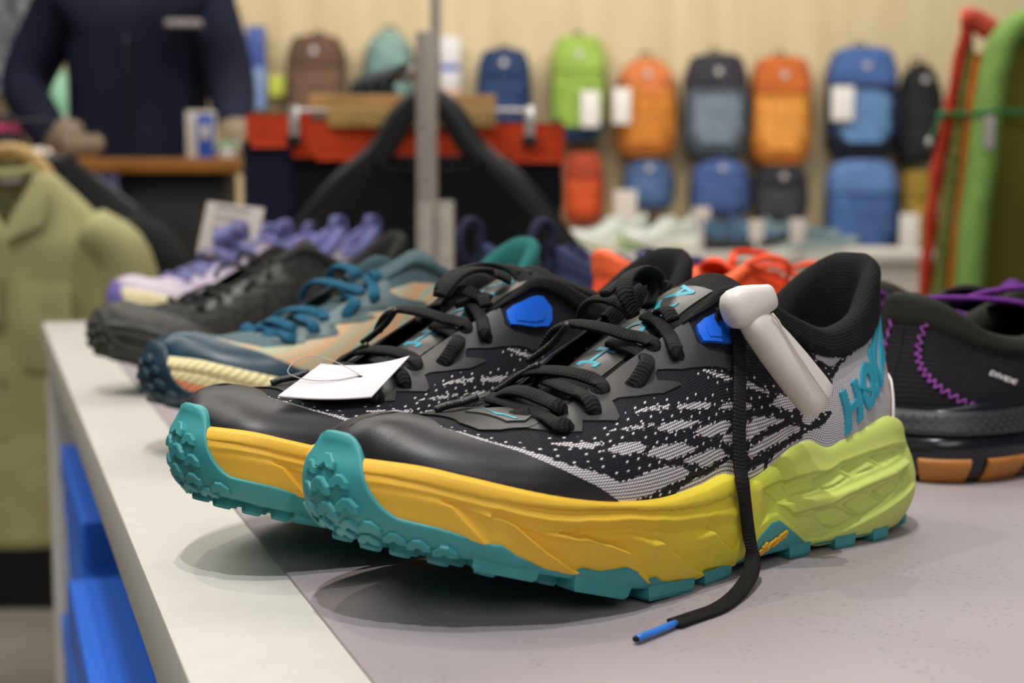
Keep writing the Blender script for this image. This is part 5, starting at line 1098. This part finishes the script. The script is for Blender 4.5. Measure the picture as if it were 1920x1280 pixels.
# ---- olive shirt on a wooden hanger, left, with a dark jacket behind
DL = 2.55
q = at(18, 330, DL); os2 = empty('shirt', (q[0], DL, q[2])); tag(os2, 'olive green shirt on a wooden hanger at the end of the table', 'shirt')
M_OLV = fabric('olive_cloth', (174,170,122), var=.12, scale=9)
tee(os2, .205, .022, .125, .68, M_OLV, depth=.055, neck=.058, seed=8, slen=.40, vneck=.12)
for sx in (-1, 1):
    V = np.array([(sx*.055, -.03, .01), (sx*.085, -.05, -.03), (sx*.075, -.062, -.085), (sx*.012, -.066, -.115), (sx*.01, -.058, -.10), (sx*.04, -.045, -.04)]); V2 = np.vstack([V, V+[0, .006, 0]])
    mesh('collar_leaf', V2, [[0,1,2,3,4,5], [11,10,9,8,7,6]]+[[i, (i+1) % 6, 6+(i+1) % 6, 6+i] for i in range(6)], M_OLV, os2, smooth=False)
box('chest_pocket', (.035, -.071, -.34), (.125, -.062, -.19), M_OLV, os2, bevel=.003); box('neck_label', (-.022, .008, -.012), (.020, .013, .012), plain('label_white', (196,190,180), .6), os2, bevel=.001)
bm_ = plain('button_horn', (150,140,110), .35)
for k in range(4):
    b_ = bmesh.new(); bmesh.ops.create_cone(b_, cap_ends=True, segments=12, radius1=.006, radius2=.005, depth=.003); o = bmo('button', b_, bm_, os2); o.rotation_euler = (math.pi/2, 0, 0); o.location = (0, -.073, -.16-.1*k)
tg_ = box('price_label', (-.075, -.082, -.255), (-.0, -.079, -.155), plain('label_pale', (206,196,186), .6), os2, bevel=.001)
oh = empty('coat_hanger', (q[0], DL, q[2])); tag(oh, 'wooden hanger inside the olive shirt', 'hanger')
P = crv([(-.078, 0, -.05), (-.066, 0, .0), (-.036, 0, .034), (0, 0, .045), (.036, 0, .034), (.066, 0, .0), (.078, 0, -.05)], 40); V, F, al = sweep(P, (0, 1, 0), circ(.015, 12, .012)); mesh('wood_body', V, F, M_WOODH, oh)
rail_hook(oh, .045, .105)
jk = empty('jacket', (q[0]+.015, DL+.14, q[2]+.045)); tag(jk, 'dark charcoal jacket hanging behind the olive shirt', 'jacket')
tee(jk, .222, -.01, .14, .70, fabric('charcoal_jacket', (28,28,30), var=.2), depth=.05, neck=.06, seed=5, slen=.5)
jh = empty('coat_hanger', (q[0]+.015, DL+.14, q[2]+.045)); tag(jh, 'hanger inside the charcoal jacket', 'hanger'); hanger_body('hanger_body', jh, .17, -.02, .10, .008, M_BLK); rail_hook(jh, -.022, .060)
rl = empty('clothes_rail', (q[0], DL-.25, 0)); tag(rl, 'steel clothes rail carrying the olive shirt', 'clothes rail'); rz = q[2]+.05+.068
M_RAIL = plain('dark_bronze', (30,30,36), .45); tube('rail', [(-.62, .25, q[2]+.105), (.010, .25, q[2]+.105)], .004, M_RAIL, rl, 10, 2); tube('rail', [(-.62, .39, q[2]+.105), (.025, .39, q[2]+.105)], .004, M_RAIL, rl, 10, 2); box('post', (-.64, .23, 0), (-.61, .41, q[2]+.115), M_RAIL, rl); box('foot', (-.75, .15, 0), (-.5, .50, .02), M_RAIL, rl)
# ---- wooden counter and the person leaning on it
DC = 3.25
a, b = at(-260, 296, DC), at(446, 296, DC); cz = a[2]
wc = empty('wooden_counter', ((a[0]+b[0])/2, DC, 0)); tag(wc, 'dark counter with an orange wood top where the person leans', 'counter'); hw2 = (b[0]-a[0])/2
box('counter_top', (-hw2, 0, cz-.033), (hw2, .21, cz), plain('orange_wood', (156,100,38), .4, var=.15, scale=18), wc, bevel=.004)
box('counter_body', (-hw2+.04, .05, 0), (hw2-.04, .19, cz-.033), plain('counter_dark', (22,21,22), .6), wc, bevel=.003)
box('drawer_front', (-hw2+.5, .035, cz-.42), (-.05, .052, cz-.10), plain('counter_panel', (30,27,25), .5), wc, bevel=.003); box('drawer_front', (-.03, .035, cz-.42), (hw2-.08, .052, cz-.10), plain('counter_panel', (30,27,25), .5), wc, bevel=.003)
for i, px in enumerate((168, 186, 205)):
    p = at(px, 335, 3.22); g = empty('folded_cloth', (p[0], 3.262, p[2]-.11)); tag(g, 'strip of pale lavender cloth hanging under the wood counter', 'cloth', 'lavender cloth strips')
    V = []; 
    for zz in np.linspace(0, .128, 8): V.append(np.array([(x_, -.012+.006*math.sin(x_*500+i), zz) for x_ in np.linspace(-.009, .009, 8)]+[(x_, .0242, zz) for x_ in np.linspace(.009, -.009, 8)]))
    V = np.array(V); mesh('cloth_strip', V.reshape(-1, 3), gf(8, 16, False, True).tolist()+[list(range(16))[::-1], list(range(112, 128))], fabric('lavender_cloth', (112,112,150), var=.2), g)
def figure():
    DP = 3.62
    root = empty('person', (at(250, 250, DP)[0], DP, 0)); tag(root, 'person in a navy pullover leaning both fists on the wood counter', 'person'); o0 = np.array(root.location)
    def g(px, py, d): return at(px, py, d)-o0
    S = {'pel': g(262, 330, DP+.02), 'wai': g(264, 220, DP), 'che': g(258, 80, DP), 'sho': g(252, -12, DP), 'nec': g(252, -60, DP), 'hd1': g(252, -110, DP-.01), 'hd2': g(252, -200, DP-.02),
         'ls': g(118, 6, DP), 'le': g(38, 168, DP-.02), 'lw': g(100, 262, 3.42), 'rs': g(392, 6, DP), 're': g(436, 168, DP-.02), 'rw': g(436, 240, 3.46),
         'lh': np.array([g(180, 330, DP)[0], .02, .86]), 'lk': np.array([g(185, 330, DP)[0], .0, .48]), 'lf': np.array([g(190, 330, DP)[0], .02, .06]), 'lt': np.array([g(190, 330, DP)[0], -.14, .03]),
         'rh': np.array([g(320, 330, DP)[0], .02, .86]), 'rk': np.array([g(315, 330, DP)[0], .0, .48]), 'rf': np.array([g(310, 330, DP)[0], .02, .06]), 'rt': np.array([g(310, 330, DP)[0], -.14, .03])}
    R = {'pel': (.165, .12), 'wai': (.19, .12), 'che': (.195, .13), 'sho': (.12, .09), 'nec': (.055, .055), 'ls': (.085, .085), 'le': (.066, .066), 'lw': (.05, .05), 'rs': (.085, .085), 're': (.066, .066), 'rw': (.05, .05), 'hd1': (.07, .075), 'hd2': (.085, .10),
         'lh': (.1, .1), 'lk': (.065, .065), 'lf': (.05, .05), 'lt': (.04, .03), 'rh': (.1, .1), 'rk': (.065, .065), 'rf': (.05, .05), 'rt': (.04, .03)}
    def skin(name, keys, edges, mat, parent, rootk):
        me = bpy.data.meshes.new(name); me.from_pydata([tuple(S[k]) for k in keys], [(keys.index(x), keys.index(y)) for x, y in edges], [])
        o = link(name, me, None, parent); m = o.modifiers.new('skin', 'SKIN'); m.use_smooth_shade = True
        for i, k in enumerate(keys): me.skin_vertices[0].data[i].radius = R[k]; me.skin_vertices[0].data[i].use_root = (k == rootk)
        sb = o.modifiers.new('sub', 'SUBSURF'); sb.levels = 2; sb.render_levels = 2
        dg = bpy.context.evaluated_depsgraph_get(); me2 = bpy.data.meshes.new_from_object(o.evaluated_get(dg)); o.modifiers.clear(); o.data = me2; me2.materials.clear(); me2.materials.append(mat)
        me2.polygons.foreach_set('use_smooth', [True]*len(me2.polygons)); return o
    # me.skin_vertices needs a skin layer: made by the operator-free path below
    return root, S, R, skin
M_NAVY = fabric('navy_pullover', (18,21,44), var=.3, scale=7); M_SKIN = plain('skin', (128,112,88), .55, var=.06); M_HAIR = fabric('dark_hair', (34,26,20))
proot, PS, PR, _ = figure()
def limb(name, pts, rad, mat, parent, n=30, flat_=None):
    """one smooth tapering tube; ends rounded"""
    P = crv(pts, n); r = tab(np.linspace(0, 1, n), np.c_[np.linspace(0, 1, len(rad)), rad]); e = np.sqrt(np.clip(1-np.abs(np.linspace(-1, 1, n))**14, .02, 1)); pr = np.array([circ(q*w_, 16, q*w_*(flat_ or 1)) for q, w_ in zip(r, e)])
    V, F, al = sweep(P, (0.01, 1, .02), pr); return mesh(name, V, F, mat, parent)
def body_mesh():
    """torso, neck, head, arms and legs grown from one skeleton"""
    ks = list(PS.keys()); ed = [('pel','wai'),('wai','che'),('che','sho'),('sho','nec'),('nec','hd1'),('hd1','hd2'),('sho','ls'),('ls','le'),('le','lw'),('sho','rs'),('rs','re'),('re','rw'),('pel','lh'),('lh','lk'),('lk','lf'),('lf','lt'),('pel','rh'),('rh','rk'),('rk','rf'),('rf','rt')]
    bm = bmesh.new(); lay = bm.verts.layers.skin.verify(); vs = {k: bm.verts.new(tuple(PS[k])) for k in ks}
    for k in ks: vs[k][lay].radius = PR[k]; vs[k][lay].use_root = (k == 'pel')
    for x_, y_ in ed: bm.edges.new((vs[x_], vs[y_]))
    me = bpy.data.meshes.new('body'); bm.to_mesh(me); bm.free(); o = link('body', me, None, proot)
    m = o.modifiers.new('skin', 'SKIN'); m.use_smooth_shade = True; s_ = o.modifiers.new('sub', 'SUBSURF'); s_.levels = 2; s_.render_levels = 2
    bpy.context.view_layer.update(); dg = bpy.context.evaluated_depsgraph_get(); me2 = bpy.data.meshes.new_from_object(o.evaluated_get(dg)); o.modifiers.clear(); o.data = me2
    me2.materials.clear(); me2.materials.append(M_NAVY); me2.materials.append(M_SKIN); me2.materials.append(fabric('dark_trousers', (20,20,24)))
    zn, zp = PS['nec'][2], PS['pel'][2]
    for p in me2.polygons: p.use_smooth = True; p.material_index = 1 if p.center.z > zn-.01 else (2 if p.center.z < zp-.02 else 0)
    return o
body_o = body_mesh()
def fist(wr, kn, sx, dz=0., fz=0.):
    wr, kn = np.array(wr)+[0, 0, dz], np.array(kn)+[0, 0, dz]; d = (kn-wr)/np.linalg.norm(kn-wr); side = np.cross(d, [0, -1., 0]); side /= np.linalg.norm(side); side = np.array([1., 0, 0])*sx
    bm = bmesh.new(); h = None
    limb('palm', [wr-d*.02, wr+d*.03, wr+d*.075], [.036, .049, .044], M_SKIN, body_o, 16, .8)
    for k in range(4):
        b0 = wr+d*.07+side*(.034-.023*k)+np.array([0, -.01, .012+fz]); ln = (.036, .042, .040, .032)[k]
        limb('finger', [b0-d*.02, b0+d*.012+np.array([0, -.012, .002]), b0+d*.018+np.array([0, -ln*.6, -.014]), b0+d*.0+np.array([0, -ln*.55, -.034]), b0-d*.018+np.array([0, -.012, -.036])], [.012, .0125, .012, .011, .010], M_SKIN, body_o, 20)
    t0 = wr+d*.03+side*.034; limb('thumb', [t0, t0+d*.03+side*.012+np.array([0, -.012, -.004]), t0+d*.055+side*.002+np.array([0, -.034, -.008])], [.013, .012, .009], M_SKIN, body_o, 14)
fist(PS['lw'], at(178, 262, 3.40)-np.array(proot.location), -1, 0., -.0145); fist(PS['rw'], at(440, 285, 3.42)-np.array(proot.location), 1, .0105)
for k, nm in (('lw', 'le'), ('rw', 're')):
    d = PS[k]-PS[nm]; d /= np.linalg.norm(d); limb('cuff', [PS[k]-d*.05, PS[k]-d*.01, PS[k]+d*.02], [.05, .05, .045], M_NAVY, body_o, 12)
hc = (PS['hd1']+PS['hd2'])/2
def blob(name, c, r, mat, parent, n=14, m=18):
    th = np.linspace(0, math.pi, n); ph = np.linspace(0, 2*math.pi, m, endpoint=False); T, Pq = np.meshgrid(th, ph, indexing='ij'); V = np.stack([c[0]+r[0]*np.sin(T)*np.cos(Pq), c[1]+r[1]*np.sin(T)*np.sin(Pq), c[2]+r[2]*np.cos(T)], -1); return mesh(name, V.reshape(-1, 3), gf(n, m, False, True, flip=True), mat, parent)
blob('hair', hc+[0, .02, .05], (.092, .105, .10), M_HAIR, body_o); blob('nose', hc+[0, -.098, -.005], (.014, .022, .024), M_SKIN, body_o)
for sx in (-1, 1):
    blob('ear', hc+[sx*.088, .0, 0], (.012, .022, .032), M_SKIN, body_o); blob('eye', hc+[sx*.032, -.086, .018], (.013, .010, .008), plain('eye_dark', (30,24,20), .3), body_o, 8, 10)
blob('mouth', hc+[0, -.088, -.048], (.024, .010, .006), plain('lips', (150,88,78), .5), body_o, 8, 10)
lg_ = at(342, 40, 3.47)-np.array(proot.location)
bp = box('chest_logo', (lg_[0]-.043, lg_[1], lg_[2]-.012), (lg_[0]+.043, lg_[1]+.03, lg_[2]+.006), plain('logo_pale', (150,144,142), .5, var=.4, scale=120), body_o, bevel=.004); bp.rotation_euler = (0, 0, 0)
tube('zip', [PS['wai']+[0, -.135, -.06], PS['wai']+[.01, -.15, .05], PS['che']+[.01, -.15, .0]], .004, plain('zip_dark', (12,12,20), .5), body_o, 6, 16)
# things on the wood counter
def little(name, px0, px1, py0, py1, d, label, cat, build):
    a, b = at(px0, py1, d), at(px1, py0, d); t = empty(name, ((a[0]+b[0])/2, d, cz)); tag(t, label, cat); build(t, (b[0]-a[0]), b[2]-cz)
def carton(t, w, h):
    box('carton', (-w/2, -.02, 0), (w/2, .02, h), plain('carton_white', (206,198,190), .5), t, bevel=.002); box('blue_panel', (-w*.08, -.0215, .0), (w/2+.001, -.019, h*.92), plain('carton_blue', (40,84,176), .45), t, bevel=.0005)
    box('white_panel', (w*.06, -.0225, h*.4), (w*.36, -.021, h*.7), plain('carton_white', (206,198,190), .5), t, bevel=.0003)
little('carton', 353, 402, 208, 296, 3.31, 'blue and white carton standing on the wood counter', 'carton', carton)
def jarlid(t, w, h):
    n = 24; pr = [(0,.46),(.1,.5),(.5,.5),(.62,.44),(.7,.48),(.95,.48),(1,.42)]
    V = np.array([np.c_[circ(r_*w, n), np.full(n, z_*h)] for z_, r_ in pr]); mesh('tin_body', V.reshape(-1, 3), gf(7, n, False, True).tolist()+[list(range(n))[::-1], list(range(6*n, 7*n))], M_CHR, t)
    V = np.array([np.c_[circ(r_*w, n), np.full(n, z_*h)] for z_, r_ in [(.66,.51),(.9,.51),(1.02,.45)]]); mesh('tin_lid', V.reshape(-1, 3), gf(3, n, False, True).tolist()+[list(range(2*n, 3*n))], plain('mint_lid', (150,190,150), .4), t)
little('tin', 408, 444, 266, 300, 3.31, 'small shiny tin with a mint lid on the wood counter end', 'tin', jarlid)
def crumple(t, w, h):
    rnd = random.Random(4); n, m = 12, 20; th = np.linspace(0, math.pi*.5, n); V = []
    for q_ in th: V.append(np.array([(w*.5*math.sin(q_+.02)*math.cos(p_)*(1+.18*rnd.uniform(-1, 1)), .03*math.sin(q_+.02)*math.sin(p_), h*math.cos(q_)*(1+.15*rnd.uniform(-1, 1))) for p_ in np.linspace(0, 2*math.pi, m, endpoint=False)]))
    V = np.array(V); V[-1, :, 2] = 0; mesh('tissue', V.reshape(-1, 3), gf(n, m, False, True, flip=True).tolist(), plain('tissue_white', (226,216,196), .6), t, smooth=False); box('tissue_base', (-w*.3, -.02, 0), (w*.3, .02, h*.3), plain('tissue_white', (226,216,196), .6), t, bevel=.003)
little('tissue', 42, 104, 277, 304, 3.30, 'crumpled white tissue on the wood counter', 'tissue', crumple)
def bag(t, w, h):
    n, m = 14, 24; V = []
    for i in range(n):
        k = i/(n-1); r_ = w/2*(1-.5*k**3); V.append(np.array([(r_*math.cos(p_)*(1+.06*math.sin(4*p_+i)), .07*math.sin(p_)*(1-.5*k**3), h*k) for p_ in np.linspace(0, 2*math.pi, m, endpoint=False)]))
    V = np.array(V); mesh('pouch', V.reshape(-1, 3), gf(n, m, False, True).tolist()+[list(range(m))[::-1], list(range((n-1)*m, n*m))], fabric('dark_pouch', (44,38,44), var=.6, scale=60), t)
    V2 = V[-5:]*[1.04, 1.04, 1.0]; mesh('pink_trim', V2.reshape(-1, 3), gf(5, m, False, True), fabric('pink_cloth', (150,44,84)), t)
little('pouch', -40, 44, 225, 305, 3.40, 'dark patterned pouch with a pink top on the wood counter', 'pouch', bag)
# display behind the person
a, b = at(-80, 140, 6.7), at(36, 0, 6.7)
gd = empty('garment_display', ((a[0]+b[0])/2, 6.7, a[2])); tag(gd, 'grey patterned jacket on the wall behind the person', 'jacket'); tee(gd, (b[0]-a[0])/2, .52, .1, .62, fabric('grey_pattern', (104,108,112), var=.5, scale=18), depth=.06, seed=12, slen=.4)
box('hang_hook', (-.006, 0, .50), (.006, .31, .512), plain('hook_steel', (190,186,180), .3, metal=.8), gd)
gp = empty('water_bottle', (at(107, 200, 6.9)[0], 6.9, at(107, 200, 6.9)[2])); tag(gp, 'pale green bottle on the wall, seen past the arm', 'bottle')
n = 20; V = np.array([np.c_[circ(r_, n), np.full(n, z_)] for z_, r_ in [(-.05,.05),(-.04,.062),(.08,.062),(.15,.05),(.19,.026),(.21,.024),(.215,.032),(.25,.030)]]); mesh('bottle_body', V.reshape(-1, 3), gf(8, n, False, True).tolist()+[list(range(n))[::-1], list(range(7*n, 8*n))], plain('pale_green', (150,206,170), .4), gp)
box('wall_shelf', (-.08, -.07, -.065), (.08, .11, -.05), plain('shelf_white', (206,200,190), .5), gp)
# ---- foam mats tied together on the right
DM = 2.45
def py_of(z, d):
    k = (z-TZ-CAMH)/d; c, s_ = math.cos(PT), math.sin(PT); return 640-2666.67*(s_+k*c)/(c-k*s_)
M_FR = fabric('red_foam', (198,62,40), var=.15, scale=30); M_FO = fabric('olive_crinkle', (128,130,62), var=.35, scale=60); M_FOR = fabric('orange_foam', (226,124,48)); M_FG = fabric('green_mat_rim', (132,170,86), var=.12); M_FP = fabric('olive_panel', (108,104,40), var=.15, scale=8)
def matslab(label, rows, mat, wav=0., d0=2.47, run=.5):
    """upright mat: rows (height as seen, left edge, right edge) on its near edge; its width runs straight away from the viewer's side"""
    b = rows[0]; sl = [(rows[0][k]-rows[1][k])/(rows[0][0]-rows[1][0]) for k in (1, 2)]; pf = py_of(.001, d0)
    R = np.array([(pf, b[1]+sl[0]*(pf-b[0]), b[2]+sl[1]*(pf-b[0]))]+list(rows)); n = 90
    yy = np.linspace(R[0, 0], R[-1, 0], n); Lx = np.interp(yy, R[::-1, 0], R[::-1, 1]); Rx = np.interp(yy, R[::-1, 0], R[::-1, 2])
    t = empty('sleeping_mat', tuple(at((Lx[0]+Rx[0])/2, yy[0], d0))); tag(t, label, 'sleeping mat', 'tied sleeping mats'); o = np.array(t.location); V = []
    for i in range(n):
        a, c = at(Lx[i], yy[i], d0), at(Rx[i], yy[i], d0); w = c[0]-a[0]; a[0] += w*wav*(.5+.5*math.sin(i*.95)); c[0] -= w*wav*.5*(.5+.5*math.sin(i*.95+1))
        row = []
        for f, dy in ((.12, 0), (0, .012), (0, run-.012), (.12, run), (.88, run), (1, run-.012), (1, .012), (.88, 0)):
            p = a+(c-a)*f; row.append(p*np.array([(d0+dy)/d0, 1, 1])+np.array([0, dy, 0])-o)
        V.append(row)
    V = np.array(V); mesh('foam_body', V.reshape(-1, 3), gf(n, 8, False, True).tolist()+[list(range(8))[::-1], list(range((n-1)*8, n*8))], mat, t); return t
rm = matslab('wavy red foam mat with a folded coral top, outermost of the tied mats', [(540,1721,1745), (400,1733,1760), (330,1741,1769), (215,1765,1791), (130,1782,1807), (80,1792,1818), (40,1800,1826)], M_FR, .15)
P0 = np.array(rm.location); V, F, al = sweep(crv([at(1806, 36, 2.53)-P0, at(1822, 36, 2.53)-P0, at(1842, 46, 2.53)-P0, at(1858, 58, 2.53)-P0], 12), (0, .02, 1), circ(.019, 10, .019)); mesh('folded_top', V, F, fabric('coral_foam', (222,92,76)), rm)
matslab('olive crinkled mat between the red and orange mats', [(540,1745,1776), (400,1760,1789), (330,1769,1800), (215,1791,1807), (130,1807,1820), (88,1816,1827)], M_FO, .10)
matslab('thin orange mat wedged beside the olive crinkled one', [(540,1776,1789), (400,1789,1801), (330,1800,1814), (215,1807,1828), (130,1820,1842), (100,1826,1848)], M_FOR)
DM = 2.45
gm = empty('sleeping_mat', tuple(at(1800, py_of(.0015, DM), DM))); tag(gm, 'thick green mat with rounded head and olive panel', 'sleeping mat', 'tied sleeping mats'); g0 = np.array(gm.location)
rimp = [(1742, py_of(.0015, DM)), (1816, 540), (1828, 400), (1838, 330), (1852, 215), (1866, 130), (1884, 74), (1920, 44), (1980, 46), (2020, 90), (2030, 240), (2012, 560), (1945, py_of(.0015, DM))]
P = crv(np.array([at(x, y, DM)-g0 for x, y in rimp]), 90); V, F, al = sweep(P, (0, 1, 0), circ(.024, 14, .040)); mesh('rim_tube', V, F, M_FG, gm)
n = 90; front = P+np.array([0, -.012, 0]); back = P+np.array([0, .03, 0]); cen = P.mean(0); ring2 = front*.6+np.array([cen[0], cen[1]-.02, cen[2]])*.4
V = np.vstack([front, ring2, back]); mesh('inner_panel', V, [[i, i+1, n+i+1, n+i] for i in range(n-1)]+[list(range(n, 2*n))]+[list(range(2*n, 3*n))[::-1]]+[[i, 2*n+i, 2*n+i+1, i+1] for i in range(n-1)], M_FP, gm)
cd = empty('tie_cord', tuple(at(1768, 214, 2.466))); tag(cd, 'green cord tied around the sleeping mats', 'cord'); c00 = np.array(cd.location)
M_CORDG = plain('green_cord', (44,128,72), .5)
def lev(px, d): q_ = at(px, 215, d); return np.array([q_[0], q_[1], at(1800, 216, 2.5)[2]])-c00
tube('cord_loop', [lev(*q_) for q_ in ((1768,2.467),(1790,2.467),(1815,2.466),(1831,2.438),(1842,2.418),(1855,2.409),(1870,2.414),(1930,2.412),(2010,2.412),(2028,2.409),(2046,2.416),(2058,2.45),(2052,2.50),(1990,2.62),(1850,2.92),(1829,2.973),(1800,2.975),(1766,2.973),(1761,2.93),(1761,2.66),(1761,2.485),(1764,2.469),(1768,2.467))], .0042, M_CORDG, cd, 8, 240)
tube('cord_end', [at(1766, 218, 2.462)-c00, at(1752, 245, 2.462)-c00, at(1742, 268, 2.462)-c00], .003, M_CORDG, cd, 8, 10); blob('cord_stop', at(1742, 266, 2.462)-c00, (.006, .006, .008), plain('stop_white', (206,206,196), .4), cd, 8, 10)
blob('knot', lev(1768, 2.462), (.010, .008, .007), M_CORDG, cd, 8, 10)
box('paper_label', tuple(at(1844, 278, 2.406)-c00-[0, .001, 0]), tuple(at(1866, 216, 2.406)-c00+[0, .001, 0]), plain('label_white2', (196,190,184), .6), cd, bevel=.0005)
